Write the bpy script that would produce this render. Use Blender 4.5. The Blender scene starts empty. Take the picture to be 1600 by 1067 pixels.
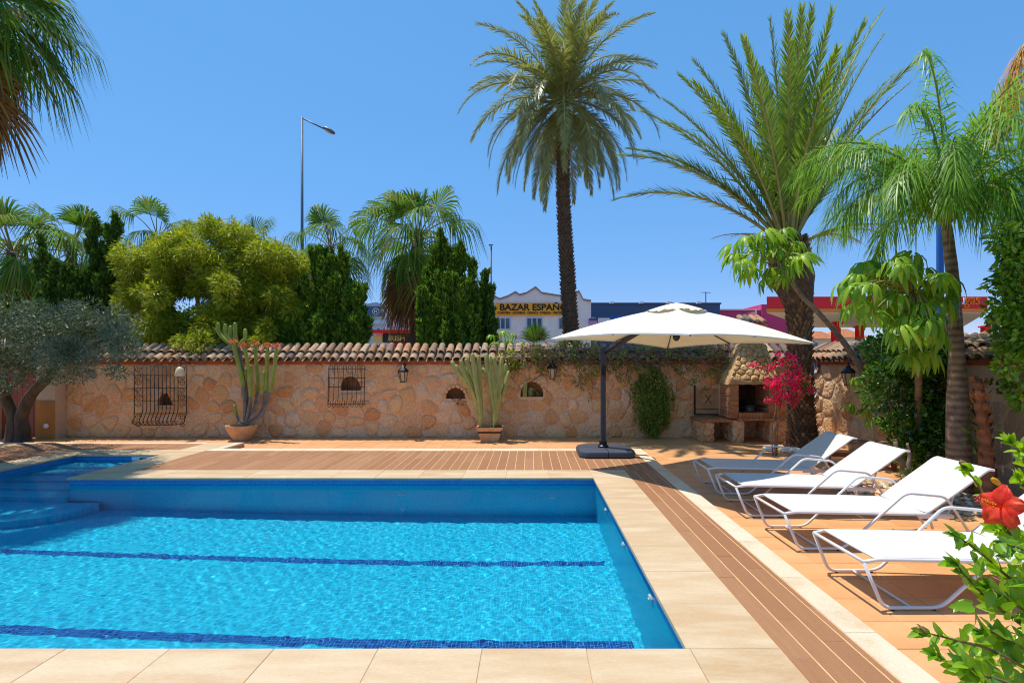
import bpy, math, random
import numpy as np
from mathutils import Vector, Matrix
from mathutils.geometry import tessellate_polygon

S = bpy.context.scene
COL = S.collection
R = random.Random(11)
RNG = np.random.default_rng(11)

# ------------------------------------------------------------------ camera
F_PX, VPX, VPY, CAM_Z = 870.0, 829.0, 566.0, 1.7
cam = bpy.data.cameras.new('camera')
camo = bpy.data.objects.new('camera', cam)
COL.objects.link(camo)
camo.location = (0, 0, CAM_Z)
camo.rotation_euler = (math.radians(90), 0, 0)
cam.sensor_width = 36.0
cam.lens = 36.0 * F_PX / 1600.0
cam.shift_x = -(VPX - 800.0) / 1600.0
cam.shift_y = (VPY - 533.5) / 1600.0
cam.clip_start = 0.05
cam.clip_end = 3000
S.camera = camo

# ------------------------------------------------------------------ sky and sun
SUN = Vector((-0.60, 0.40, 2.10)).normalized()
w = bpy.data.worlds.new('World')
S.world = w
w.use_nodes = True
nt = w.node_tree
sky = nt.nodes.new('ShaderNodeTexSky')
sky.sky_type = 'NISHITA'
sky.sun_disc = False
sky.sun_elevation = math.asin(SUN.z)
sky.sun_rotation = math.atan2(SUN.x, SUN.y)
sky.altitude = 0
sky.air_density = 1.0
sky.dust_density = 0.15
sky.ozone_density = 5.0
# clear, deep Mediterranean blue: the whole sky's tone curve is flattened and its saturation raised
_sp = nt.nodes.new('ShaderNodeSeparateColor'); _sp.mode = 'HSV'
_cb = nt.nodes.new('ShaderNodeCombineColor'); _cb.mode = 'HSV'
_ps = nt.nodes.new('ShaderNodeMath'); _ps.operation = 'POWER'; _ps.inputs[1].default_value = 0.52
_pv = nt.nodes.new('ShaderNodeMath'); _pv.operation = 'POWER'; _pv.inputs[1].default_value = 0.40
_kv = nt.nodes.new('ShaderNodeMath'); _kv.operation = 'MULTIPLY'; _kv.inputs[1].default_value = 1.64
nt.links.new(sky.outputs[0], _sp.inputs[0])
_cb.inputs[0].default_value = 0.606
nt.links.new(_sp.outputs[1], _ps.inputs[0]); nt.links.new(_ps.outputs[0], _cb.inputs[1])
nt.links.new(_sp.outputs[2], _pv.inputs[0]); nt.links.new(_pv.outputs[0], _kv.inputs[0]); nt.links.new(_kv.outputs[0], _cb.inputs[2])
nt.links.new(_cb.outputs[0], nt.nodes['Background'].inputs[0])
nt.nodes['Background'].inputs[1].default_value = 0.15
L = bpy.data.lights.new('sun', 'SUN')
L.energy = 2.7
L.angle = math.radians(0.5)
L.color = (1.0, 0.95, 0.87)
L.cycles.is_caustics_light = True
sun = bpy.data.objects.new('sun', L)
COL.objects.link(sun)
sun.rotation_euler = SUN.to_track_quat('Z', 'Y').to_euler()
S.view_settings.view_transform = 'Standard'
S.view_settings.look = 'None'
S.view_settings.gamma = 1.0
S.view_settings.use_curve_mapping = False
S.view_settings.exposure = 0.9
S.cycles.use_denoising = True
S.cycles.filter_width = 1.1
S.cycles.caustics_reflective = False
S.cycles.sample_clamp_indirect = 5.0
S.cycles.max_bounces = 8
S.cycles.transparent_max_bounces = 8

# ------------------------------------------------------------------ helpers
ZT = -0.09            # terracotta terrace; the pool surround is z = 0
ZO = -0.30            # ground outside the garden wall


def P(px, py, d):
    """world point seen at photo pixel (px, py) at distance d"""
    return Vector(((px - VPX) / F_PX * d, d, CAM_Z - (py - VPY) / F_PX * d))


def srgb(r, g, b):
    f = lambda c: (c / 255 / 12.92) if c / 255 <= 0.04045 else ((c / 255 + 0.055) / 1.055) ** 2.4
    return (f(r), f(g), f(b))


def nd(nt, t, **kw):
    n = nt.nodes.new(t)
    for k, v in kw.items():
        setattr(n, k, v)
    return n


def mixc(nt, fac, a, b, blend='MIX'):
    m = nt.nodes.new('ShaderNodeMix')
    m.data_type = 'RGBA'
    m.blend_type = blend
    for i, x in ((0, fac), (6, a), (7, b)):
        if isinstance(x, bpy.types.NodeSocket):
            nt.links.new(x, m.inputs[i])
        elif i == 0:
            m.inputs[0].default_value = x
        else:
            m.inputs[i].default_value = (*x, 1)
    return m.outputs[2]


def ramp(nt, x, lo, hi):
    r = nt.nodes.new('ShaderNodeMapRange')
    r.inputs[1].default_value = lo
    r.inputs[2].default_value = hi
    nt.links.new(x, r.inputs[0])
    return r.outputs[0]


def MAT(name, c1, c2=None, rough=0.6, noise=None, objvar=None, island=None, bump=None, transl=0.0,
        metallic=0.0, spec=0.5, stretch=(1, 1, 1), fine=None, coords='Object', waves=None, spots=None):
    """c1/c2 linear colours mixed by noise (scale, lo, hi); objvar: list of colours by object random;
    island: list of colours by random per island; bump (scale, strength)"""
    m = bpy.data.materials.new(name)
    m.use_nodes = True
    t = m.node_tree
    b = t.nodes['Principled BSDF']
    b.inputs['Roughness'].default_value = rough
    b.inputs['Metallic'].default_value = metallic
    b.inputs['Specular IOR Level'].default_value = spec
    tc = nd(t, 'ShaderNodeTexCoord')
    mp = nd(t, 'ShaderNodeMapping')
    mp.inputs['Scale'].default_value = stretch
    t.links.new(tc.outputs[coords], mp.inputs[0])
    co = mp.outputs[0]
    if objvar is not None:
        # shift texture per object so alike pieces differ
        oi = nd(t, 'ShaderNodeObjectInfo')
        ad = nd(t, 'ShaderNodeVectorMath', operation='ADD')
        cm = nd(t, 'ShaderNodeVectorMath', operation='SCALE')
        cb = nd(t, 'ShaderNodeCombineXYZ')
        for k in range(3):
            t.links.new(oi.outputs['Random'], cb.inputs[k])
        t.links.new(cb.outputs[0], cm.inputs[0])
        cm.inputs[3].default_value = 37.0
        t.links.new(co, ad.inputs[0])
        t.links.new(cm.outputs[0], ad.inputs[1])
        co = ad.outputs[0]
    col = None
    src = None
    if objvar:
        src = (oi.outputs['Random'], objvar)
    if island:
        g = nd(t, 'ShaderNodeNewGeometry')
        src = (g.outputs['Random Per Island'], island)
    if src:
        cr = nd(t, 'ShaderNodeValToRGB')
        cr.color_ramp.interpolation = 'LINEAR'
        els = cr.color_ramp.elements
        cs = src[1]
        els[0].color = (*cs[0], 1)
        els[1].color = (*cs[-1], 1)
        for k in range(1, len(cs) - 1):
            e = els.new(k / (len(cs) - 1))
            e.color = (*cs[k], 1)
        t.links.new(src[0], cr.inputs[0])
        col = cr.outputs[0]
    if noise:
        n = nd(t, 'ShaderNodeTexNoise')
        n.inputs['Scale'].default_value = noise[0]
        n.inputs['Detail'].default_value = 6
        n.inputs['Roughness'].default_value = 0.6
        t.links.new(co, n.inputs[0])
        f = ramp(t, n.outputs[0], noise[1], noise[2])
        if col is None:
            col = mixc(t, f, c1, c2)
        else:
            amt = nd(t, 'ShaderNodeMath', operation='MULTIPLY')
            t.links.new(f, amt.inputs[0])
            amt.inputs[1].default_value = noise[3] if len(noise) > 3 else 0.5
            col = mixc(t, amt.outputs[0], col, c2 if c2 else c1)
    if fine:
        n = nd(t, 'ShaderNodeTexNoise')
        n.inputs['Scale'].default_value = fine[0]
        n.inputs['Detail'].default_value = 3
        t.links.new(co, n.inputs[0])
        f = ramp(t, n.outputs[0], 0.3, 0.7)
        base = col if col is not None else c1
        lo = mixc(t, 1.0, base, (1 - fine[1],) * 3, 'MULTIPLY')
        col = mixc(t, f, lo, base)
    if spots:
        n = nd(t, 'ShaderNodeTexNoise')
        n.inputs['Scale'].default_value = spots[0]
        n.inputs['Detail'].default_value = 4
        t.links.new(tc.outputs[coords], n.inputs[0])
        f = ramp(t, n.outputs[0], spots[1], spots[2])
        col = mixc(t, f, col if col is not None else c1, spots[3])
    if waves:
        wv = nd(t, 'ShaderNodeTexWave')
        wv.bands_direction = waves[2] if len(waves) > 2 else 'Z'
        wv.inputs['Scale'].default_value = waves[0]
        wv.inputs['Distortion'].default_value = 3.0
        wv.inputs['Detail'].default_value = 3
        t.links.new(co, wv.inputs[0])
        base = col if col is not None else c1
        lo = mixc(t, 1.0, base, (1 - waves[1],) * 3, 'MULTIPLY')
        col = mixc(t, wv.outputs[1], lo, base)
    if col is None:
        b.inputs['Base Color'].default_value = (*c1, 1)
    else:
        t.links.new(col, b.inputs['Base Color'])
    if bump:
        n = nd(t, 'ShaderNodeTexNoise')
        n.inputs['Scale'].default_value = bump[0]
        n.inputs['Detail'].default_value = 5
        t.links.new(co, n.inputs[0])
        bp = nd(t, 'ShaderNodeBump')
        bp.inputs['Strength'].default_value = bump[1]
        bp.inputs['Distance'].default_value = bump[2] if len(bump) > 2 else 0.02
        t.links.new(n.outputs[0], bp.inputs['Height'])
        t.links.new(bp.outputs[0], b.inputs['Normal'])
    if transl:
        tr = nd(t, 'ShaderNodeBsdfTranslucent')
        if col is None:
            tr.inputs[0].default_value = (*c1, 1)
        else:
            br = mixc(t, 1.0, col, (1.25, 1.3, 0.7), 'MULTIPLY')
            t.links.new(br, tr.inputs[0])
        mx = nd(t, 'ShaderNodeMixShader')
        mx.inputs[0].default_value = transl
        t.links.new(b.outputs[0], mx.inputs[1])
        t.links.new(tr.outputs[0], mx.inputs[2])
        t.links.new(mx.outputs[0], t.nodes['Material Output'].inputs[0])
    return m


def tag(o, label=None, cat=None, group=None, kind=None):
    if label:
        o['label'] = label
    if cat:
        o['category'] = cat
    if group:
        o['group'] = group
    if kind:
        o['kind'] = kind
    return o


def empty(name, loc=(0, 0, 0), rz=0.0, label=None, cat=None, group=None, parent=None):
    o = bpy.data.objects.new(name, None)
    o.empty_display_size = 0.1
    COL.objects.link(o)
    o.location = loc
    o.rotation_euler = (0, 0, rz)
    o.parent = parent
    return tag(o, label, cat, group)


def inst(name, me, parent=None, loc=(0, 0, 0), rot=(0, 0, 0), scale=(1, 1, 1)):
    o = bpy.data.objects.new(name, me)
    COL.objects.link(o)
    o.parent = parent
    o.location = loc
    o.rotation_euler = rot
    o.scale = scale if not isinstance(scale, (int, float)) else (scale,) * 3
    return o


def npmesh(name, V, F, mat, smooth=False, mi=None):
    V = np.asarray(V, dtype=np.float32)
    F = np.asarray(F, dtype=np.int32)
    k = F.shape[1]
    me = bpy.data.meshes.new(name)
    me.vertices.add(len(V))
    me.vertices.foreach_set('co', V.ravel())
    me.loops.add(F.size)
    me.loops.foreach_set('vertex_index', F.ravel())
    me.polygons.add(len(F))
    me.polygons.foreach_set('loop_start', np.arange(0, F.size, k, dtype=np.int32))
    me.polygons.foreach_set('loop_total', np.full(len(F), k, dtype=np.int32))
    if smooth:
        me.polygons.foreach_set('use_smooth', np.ones(len(F), dtype=bool))
    for m_ in (mat if isinstance(mat, (list, tuple)) else [mat]):
        me.materials.append(m_)
    if mi is not None:
        me.polygons.foreach_set('material_index', np.asarray(mi, dtype=np.int32))
    me.update(calc_edges=True)
    return me


def frame(d):
    d = Vector(d).normalized()
    a = Vector((0, 0, 1)) if abs(d.z) < 0.95 else Vector((1, 0, 0))
    s = d.cross(a).normalized()
    return s, s.cross(d).normalized()


class MB:
    def __init__(self):
        self.v, self.f, self.m = [], [], []

    def add(self, vs, fs, mi=0):
        o = len(self.v)
        self.v += [tuple(x) for x in vs]
        self.f += [tuple(i + o for i in f) for f in fs]
        self.m += [mi] * len(fs)
        return self

    def box(self, a, b, mi=0, bev=0.0):
        x0, y0, z0 = a
        x1, y1, z1 = b
        if bev <= 0:
            vs = [(x, y, z) for z in (z0, z1) for y in (y0, y1) for x in (x0, x1)]
            return self.add(vs, [(0, 2, 3, 1), (4, 5, 7, 6), (0, 1, 5, 4), (2, 6, 7, 3), (0, 4, 6, 2), (1, 3, 7, 5)], mi)
        # top chamfer only: base ring, shoulder ring, top ring
        e = bev
        ring = lambda i, z: [(x0 + i, y0 + i, z), (x1 - i, y0 + i, z), (x1 - i, y1 - i, z), (x0 + i, y1 - i, z)]
        vs = ring(0, z0) + ring(0, z1 - e) + ring(e, z1)
        fs = [(3, 2, 1, 0)]
        for l in (0, 4):
            fs += [(l + k, l + (k + 1) % 4, l + 4 + (k + 1) % 4, l + 4 + k) for k in range(4)]
        fs.append((8, 9, 10, 11))
        return self.add(vs, fs, mi)

    def obox(self, c, sx, sy, sz, M, mi=0):
        vs = []
        for z in (-.5, .5):
            for y in (-.5, .5):
                for x in (-.5, .5):
                    vs.append(Vector(c) + M @ Vector((x * sx, y * sy, z * sz)))
        return self.add(vs, [(0, 2, 3, 1), (4, 5, 7, 6), (0, 1, 5, 4), (2, 6, 7, 3), (0, 4, 6, 2), (1, 3, 7, 5)], mi)

    def tube(self, pts, r, n=8, mi=0, cap=True, closed=False):
        pts = [Vector(p) for p in pts]
        rs = [r] * len(pts) if isinstance(r, (int, float)) else list(r)
        vs, fs = [], []
        pu = None
        N = len(pts)
        for i, p in enumerate(pts):
            if closed:
                d = pts[(i + 1) % N] - pts[i - 1]
            else:
                d = pts[min(i + 1, N - 1)] - pts[max(i - 1, 0)]
            d.normalize()
            if pu is None:
                s, u = frame(d)
            else:
                s = d.cross(pu)
                if s.length < 1e-5:
                    s, _ = frame(d)
                s.normalize()
                u = s.cross(d).normalized()
            pu = u
            for k in range(n):
                a = 2 * math.pi * k / n
                vs.append(p + (s * math.cos(a) + u * math.sin(a)) * rs[i])
        for i in range(N if closed else N - 1):
            j = (i + 1) % N
            for k in range(n):
                fs.append((i * n + k, j * n + k, j * n + (k + 1) % n, i * n + (k + 1) % n))
        if cap and not closed:
            fs.append(tuple(range(n)))
            fs.append(tuple(range((N - 1) * n, N * n))[::-1])
        return self.add(vs, fs, mi)

    def lathe(self, prof, n=20, c=(0, 0, 0), mi=0, cap=True):
        vs, fs = [], []
        for r, z in prof:
            for k in range(n):
                a = 2 * math.pi * k / n
                vs.append((c[0] + r * math.cos(a), c[1] + r * math.sin(a), c[2] + z))
        for i in range(len(prof) - 1):
            for k in range(n):
                fs.append((i * n + k, i * n + (k + 1) % n, (i + 1) * n + (k + 1) % n, (i + 1) * n + k))
        if cap:
            fs.append(tuple(range(n))[::-1])
            fs.append(tuple(range((len(prof) - 1) * n, len(prof) * n)))
        return self.add(vs, fs, mi)

    def prism(self, poly, y0, y1, mi=0):
        """poly in (x, z), extruded along y"""
        n = len(poly)
        vs = [(x, y0, z) for x, z in poly] + [(x, y1, z) for x, z in poly]
        tri = tessellate_polygon([[Vector((x, z, 0)) for x, z in poly]])
        fs = [tuple(t) for t in tri] + [tuple(i + n for i in t[::-1]) for t in tri]
        fs += [(i, i + n, (i + 1) % n + n, (i + 1) % n) for i in range(n)]
        return self.add(vs, fs, mi)

    def blob(self, c, r, nseg=8, nring=5, mi=0, jit=0.0):
        c = Vector(c)
        r = (r, r, r) if isinstance(r, (int, float)) else r
        vs = [c + Vector((0, 0, -r[2]))]
        for i in range(1, nring):
            ph = -math.pi / 2 + math.pi * i / nring
            for k in range(nseg):
                a = 2 * math.pi * k / nseg
                j = 1 + R.uniform(-jit, jit)
                vs.append(c + Vector((r[0] * math.cos(ph) * math.cos(a) * j, r[1] * math.cos(ph) * math.sin(a) * j, r[2] * math.sin(ph) * j)))
        vs.append(c + Vector((0, 0, r[2])))
        fs = [(0, 1 + (k + 1) % nseg, 1 + k) for k in range(nseg)]
        for i in range(nring - 2):
            a, b = 1 + i * nseg, 1 + (i + 1) * nseg
            fs += [(a + k, a + (k + 1) % nseg, b + (k + 1) % nseg, b + k) for k in range(nseg)]
        l = len(vs) - 1
        a = 1 + (nring - 2) * nseg
        fs += [(a + k, a + (k + 1) % nseg, l) for k in range(nseg)]
        return self.add(vs, fs, mi)

    def mesh(self, name, mats, smooth=False):
        me = bpy.data.meshes.new(name)
        me.from_pydata(self.v, [], self.f)
        for m in (mats if isinstance(mats, (list, tuple)) else [mats]):
            me.materials.append(m)
        if any(self.m):
            me.polygons.foreach_set('material_index', self.m)
        if smooth:
            if smooth is True:
                me.polygons.foreach_set('use_smooth', [True] * len(me.polygons))
            else:
                me.polygons.foreach_set('use_smooth', [True] * len(me.polygons))
                me.set_sharp_from_angle(angle=math.radians(smooth))
        me.update()
        return me

    def build(self, name, mats, parent=None, smooth=False, loc=(0, 0, 0), rot=(0, 0, 0)):
        return inst(name, self.mesh(name, mats, smooth), parent, loc, rot)


def smoothpath(pts, n=4):
    """Catmull-Rom through the points"""
    pts = [Vector(p) for p in pts]
    out = []
    for i in range(len(pts) - 1):
        p0, p1, p2, p3 = pts[max(i - 1, 0)], pts[i], pts[i + 1], pts[min(i + 2, len(pts) - 1)]
        for k in range(n):
            t = k / n
            out.append(0.5 * ((2 * p1) + (p2 - p0) * t + (2 * p0 - 5 * p1 + 4 * p2 - p3) * t * t + (3 * p1 - p0 - 3 * p2 + p3) * t ** 3))
    out.append(pts[-1])
    return out


def rounded(pts, r=0.05, n=4):
    """polyline with rounded corners"""
    pts = [Vector(p) for p in pts]
    out = [pts[0]]
    for i in range(1, len(pts) - 1):
        a, b, c = pts[i - 1], pts[i], pts[i + 1]
        l = min(r, (a - b).length * 0.45, (c - b).length * 0.45)
        p, q = b + (a - b).normalized() * l, b + (c - b).normalized() * l
        for k in range(n + 1):
            t = k / n
            out.append(p * (1 - t) ** 2 + b * 2 * t * (1 - t) + q * t * t)
    out.append(pts[-1])
    return out


def lerp(a, b, t):
    return a + (b - a) * t


# leaf clouds -------------------------------------------------------------
def leaf_quads(Pn, D, length, width, fold=0.25):
    """diamond leaves at points Pn along unit directions D"""
    n = len(Pn)
    rnd = RNG.normal(size=(n, 3))
    side = np.cross(D, rnd)
    side /= np.linalg.norm(side, axis=1, keepdims=True) + 1e-9
    up = np.cross(side, D)
    l = (length * RNG.uniform(0.7, 1.25, n))[:, None]
    wd = (width * RNG.uniform(0.75, 1.2, n))[:, None]
    mid = Pn + D * l * 0.45 + up * wd * fold
    V = np.stack([Pn, mid + side * wd / 2, Pn + D * l, mid - side * wd / 2], 1).reshape(-1, 3)
    F = np.arange(4 * n).reshape(n, 4)
    return V, F


def ball_points(c, r, n, shell=0.55):
    u = RNG.normal(size=(n, 3))
    u /= np.linalg.norm(u, axis=1, keepdims=True)
    rad = RNG.uniform(shell ** 3, 1, n) ** (1 / 3)
    return np.asarray(c) + u * rad[:, None] * np.asarray(r), u


def cloud(clumps, per, length, width, mat, name, up=0.2, down=0.0, spread=0.6, shell=0.45):
    """clumps: list of (centre, radii). Leaves point outwards with a bias"""
    Ps, Ds = [], []
    for c, r in clumps:
        r3 = np.asarray((r, r, r) if isinstance(r, (int, float)) else r)
        k = int(per * (np.mean(r3) ** 2) / 0.09)
        p, u = ball_points(c, r3, max(k, 8), shell)
        d = u + RNG.normal(size=p.shape) * spread + np.array([0, 0, up - down])
        d /= np.linalg.norm(d, axis=1, keepdims=True)
        Ps.append(p)
        Ds.append(d)
    V, F = leaf_quads(np.concatenate(Ps), np.concatenate(Ds), length, width)
    return npmesh(name, V, F, mat)


def merge_np(parts):
    o, Vs, Fs = 0, [], []
    for V, F in parts:
        Vs.append(V)
        Fs.append(F + o)
        o += len(V)
    return np.concatenate(Vs), np.concatenate(Fs)

# ------------------------------------------------------------------ materials
m_soil = MAT('dry_ground', srgb(150, 128, 100), srgb(120, 105, 82), noise=(1.5, .3, .7), rough=.95)
m_concrete = MAT('concrete', srgb(170, 150, 125), srgb(150, 130, 105), noise=(3, .3, .7), rough=.9)
m_coping = MAT('travertine', None, srgb(220, 200, 166), rough=.6, noise=(2.2, .40, .65, .55), stretch=(.7, 2.6, 1),
               objvar=[srgb(190, 156, 114), srgb(197, 165, 124), srgb(203, 173, 134), srgb(193, 160, 118)], fine=(55, .12),
               spots=(5, .60, .85, srgb(204, 166, 116)), bump=(60, .15, .004))
m_strip = MAT('pale_limestone', None, srgb(196, 160, 112), rough=.7, noise=(3.5, .5, .72, .6),
              objvar=[srgb(218, 196, 164), srgb(226, 208, 180)], fine=(70, .16), bump=(70, .2, .004))
m_board = MAT('wood_look_tile', None, srgb(150, 100, 60), rough=.66, noise=(5, .3, .75, .4), stretch=(6, .6, 1),
              objvar=[srgb(178, 124, 80), srgb(168, 112, 70), srgb(186, 134, 90), srgb(174, 118, 74)], fine=(150, .42), bump=(180, .3, .003))
m_grout = MAT('tan_grout', srgb(226, 182, 128), srgb(206, 160, 108), noise=(6, .3, .7), rough=.9)
m_terra = MAT('terracotta_tile', None, srgb(232, 178, 122), rough=.5, noise=(2.2, .35, .7, .6),
              spots=(.7, .5, .75, srgb(196, 136, 84)), objvar=[srgb(206, 146, 92), srgb(216, 156, 100), srgb(222, 164, 108), srgb(210, 148, 96)], fine=(40, .07), bump=(30, .06, .003))
m_tgrout = MAT('terrace_grout', srgb(200, 146, 98), rough=.9)
m_mortar = MAT('lime_mortar', srgb(246, 206, 164), srgb(226, 178, 134), noise=(4, .3, .7), rough=.95, bump=(20, 1.0, .04), fine=(34, .2),
               spots=(1.6, .56, .75, srgb(204, 170, 150)))
m_stone = MAT('field_stone', None, srgb(222, 170, 118), rough=.9, noise=(5, .4, .75, .55),
              objvar=[srgb(246, 206, 158), srgb(240, 188, 128), srgb(226, 154, 88), srgb(246, 210, 168), srgb(238, 184, 126),
                      srgb(232, 202, 166), srgb(242, 200, 138), srgb(220, 154, 98), srgb(242, 206, 158)], fine=(26, .26), bump=(12, 1.0, .06))
m_pavestone = MAT('grey_paving_stone', None, srgb(140, 118, 96), rough=.9, noise=(5, .4, .75, .5),
                  objvar=[srgb(186, 164, 140), srgb(170, 146, 120), srgb(192, 172, 146)], fine=(28, .2), bump=(20, .6, .02))
m_plaster = MAT('cream_plaster', srgb(206, 182, 150), srgb(190, 160, 126), noise=(2.5, .3, .7), rough=.92, bump=(40, .3, .006))
m_dado = MAT('ochre_dado', srgb(186, 128, 60), srgb(160, 104, 48), noise=(3, .3, .7), rough=.85, bump=(40, .25, .006))
m_rooftile = MAT('clay_roof_tile', None, srgb(96, 80, 66), rough=.9, noise=(7, .42, .75, .6),
                 objvar=[srgb(205, 166, 126), srgb(190, 140, 98), srgb(214, 184, 148), srgb(150, 122, 98), srgb(205, 150, 104), srgb(110, 96, 84), srgb(200, 168, 134)],
                 fine=(30, .3), bump=(25, .5, .01))
m_fascia = MAT('red_cornice', srgb(182, 92, 44), srgb(150, 70, 34), noise=(6, .3, .7), rough=.85, bump=(30, .4, .01))
m_brick = MAT('clay_brick', None, srgb(150, 96, 62), rough=.9, noise=(9, .4, .75, .5),
              objvar=[srgb(196, 134, 88), srgb(184, 116, 70), srgb(206, 150, 104), srgb(176, 108, 66)], fine=(40, .25), bump=(40, .5, .008))
m_soot = MAT('sooty_brick', srgb(92, 74, 58), srgb(52, 42, 36), noise=(4, .3, .7), rough=.95, bump=(30, .5, .01))
m_niche = MAT('earthy_niche', srgb(176, 128, 84), srgb(120, 84, 54), noise=(5, .3, .7), rough=.95, bump=(14, .8, .03))
m_door = MAT('varnished_wood', None, srgb(88, 34, 14), rough=.45, noise=(5, .3, .75, .5), stretch=(8, 8, .5),
             objvar=[srgb(140, 62, 28), srgb(126, 54, 24), srgb(150, 72, 34)], bump=(40, .2, .004))
m_iron = MAT('wrought_iron', srgb(46, 38, 34), srgb(78, 52, 38), noise=(18, .45, .7), rough=.6, metallic=.3)
m_black = MAT('black_metal', srgb(24, 24, 26), rough=.4, metallic=.4)


def mosaic(name, plane, c1, c2, cg, tile=.03):
    m = bpy.data.materials.new(name)
    m.use_nodes = True
    t = m.node_tree
    b = t.nodes['Principled BSDF']
    b.inputs['Roughness'].default_value = .35
    tc = nd(t, 'ShaderNodeTexCoord')
    sp = nd(t, 'ShaderNodeSeparateXYZ')
    cb = nd(t, 'ShaderNodeCombineXYZ')
    t.links.new(tc.outputs['Object'], sp.inputs[0])
    for k, ax in enumerate(plane):
        t.links.new(sp.outputs['xyz'.index(ax)], cb.inputs[k])
    br = nd(t, 'ShaderNodeTexBrick')
    br.offset = 0
    br.inputs['Scale'].default_value = 1
    br.inputs['Brick Width'].default_value = tile
    br.inputs['Row Height'].default_value = tile
    br.inputs['Mortar Size'].default_value = .0018
    br.inputs['Mortar Smooth'].default_value = .1
    br.inputs['Color1'].default_value = (*c1, 1)
    br.inputs['Color2'].default_value = (*c2, 1)
    br.inputs['Mortar'].default_value = (*cg, 1)
    t.links.new(cb.outputs[0], br.inputs['Vector'])
    n = nd(t, 'ShaderNodeTexNoise')
    n.inputs['Scale'].default_value = 1.2
    t.links.new(tc.outputs['Object'], n.inputs[0])
    f = ramp(t, n.outputs[0], .3, .7)
    c = mixc(t, f, br.outputs[0], mixc(t, 1.0, br.outputs[0], (.86, .9, .94), 'MULTIPLY'))
    t.links.new(c, b.inputs['Base Color'])
    return m


PC1, PC2, PCG = (.002, .45, .68), (.008, .55, .76), (.08, .62, .78)
DC1, DC2, DCG = (.004, .04, .24), (.008, .10, .40), (.06, .36, .62)
BC1, BC2, BCG = (.008, .15, .48), (.014, .24, .58), (.05, .32, .58)
m_mos_xy = mosaic('pool_mosaic_floor', 'xy', PC1, PC2, PCG)
m_mos_xz = mosaic('pool_mosaic_far', 'xz', PC1, PC2, PCG)
m_mos_yz = mosaic('pool_mosaic_side', 'yz', PC1, PC2, PCG)
m_line_xy = mosaic('lane_mosaic', 'xy', DC1, DC2, DCG)
m_band_xz = mosaic('waterline_mosaic_far', 'xz', BC1, BC2, BCG)
m_band_yz = mosaic('waterline_mosaic_side', 'yz', BC1, BC2, BCG)

m_water = bpy.data.materials.new('pool_water')
m_water.use_nodes = True
_t = m_water.node_tree
_t.nodes.remove(_t.nodes['Principled BSDF'])
_rf = nd(_t, 'ShaderNodeBsdfRefraction')
_rf.inputs['Color'].default_value = (.96, 1, 1, 1)
_rf.inputs['Roughness'].default_value = 0
_rf.inputs['IOR'].default_value = 1.333
_gl = nd(_t, 'ShaderNodeBsdfGlossy')
_gl.inputs['Roughness'].default_value = 0.02
_fr = nd(_t, 'ShaderNodeFresnel')
_fr.inputs['IOR'].default_value = 1.333
_ml = nd(_t, 'ShaderNodeMath', operation='MULTIPLY')
_ml.inputs[1].default_value = .28          # seen through a polarising filter
_t.links.new(_fr.outputs[0], _ml.inputs[0])
_mx = nd(_t, 'ShaderNodeMixShader')
_t.links.new(_ml.outputs[0], _mx.inputs[0])
_t.links.new(_rf.outputs[0], _mx.inputs[1])
_t.links.new(_gl.outputs[0], _mx.inputs[2])
_t.links.new(_mx.outputs[0], _t.nodes['Material Output'].inputs[0])


def struct(o, kind='structure'):
    o['kind'] = kind
    return o


# ------------------------------------------------------------------ ground outside the garden
GX0, GX1, GY0, GY1 = -15.0, 7.0, -4.0, 13.6
g = MB()
B = 1500
for a, b in (((-B, -B), (B, GY0)), ((-B, GY1), (B, B)), ((-B, GY0), (GX0, GY1)), ((GX1, GY0), (B, GY1))):
    g.add([(a[0], a[1], ZO), (b[0], a[1], ZO), (b[0], b[1], ZO), (a[0], b[1], ZO)], [(0, 1, 2, 3)])
struct(g.build('ground', m_soil))

# ------------------------------------------------------------------ pool
PX0, PX1, PY0, PY1 = -8.4, .95, 3.29, 8.22      # main basin
AX1, AY1 = -6.8, 10.27                          # arm with the steps
WZ = -.10


def floor_z(y):
    return -1.22 - .105 * (y - PY0)


pool = empty('swimming_pool', (0, 0, 0))
struct(pool)
REC = []


def poolpart(name, vs, fs, mat):
    o = MB().add(vs, fs).build(name, mat, pool)
    REC.append(o)
    return o


zf0, zf1 = floor_z(PY0), floor_z(PY1)
poolpart('pool_floor', [(PX0, PY0, zf0), (PX1, PY0, zf0), (PX1, PY1, zf1), (PX0, PY1, zf1)], [(0, 1, 2, 3)], m_mos_xy)
# walls with a darker waterline band on top
BZ = -.17


def wall_seg(name, a, b, zb0, zb1, mat, band):
    poolpart(name, [(*a, zb0), (*b, zb1), (*b, BZ), (*a, BZ)], [(0, 1, 2, 3)], mat)
    poolpart('waterline_band', [(*a, BZ), (*b, BZ), (*b, -.028), (*a, -.028)], [(0, 1, 2, 3)], band)


wall_seg('pool_wall_far', (AX1, PY1), (PX1, PY1), zf1, zf1, m_mos_xz, m_band_xz)
wall_seg('pool_wall_near', (PX0, PY0), (PX1, PY0), zf0, zf0, m_mos_xz, m_band_xz)
wall_seg('pool_wall_right', (PX1, PY1), (PX1, PY0), zf1, zf0, m_mos_yz, m_band_yz)
wall_seg('pool_wall_left', (PX0, PY0), (PX0, AY1), zf0, zf1, m_mos_yz, m_band_yz)
wall_seg('pool_wall_arm_right', (AX1, PY1), (AX1, AY1), zf1, zf1, m_mos_yz, m_band_yz)
wall_seg('pool_wall_arm_far', (PX0, AY1), (AX1, AY1), zf1, zf1, m_mos_xz, m_band_xz)
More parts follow.
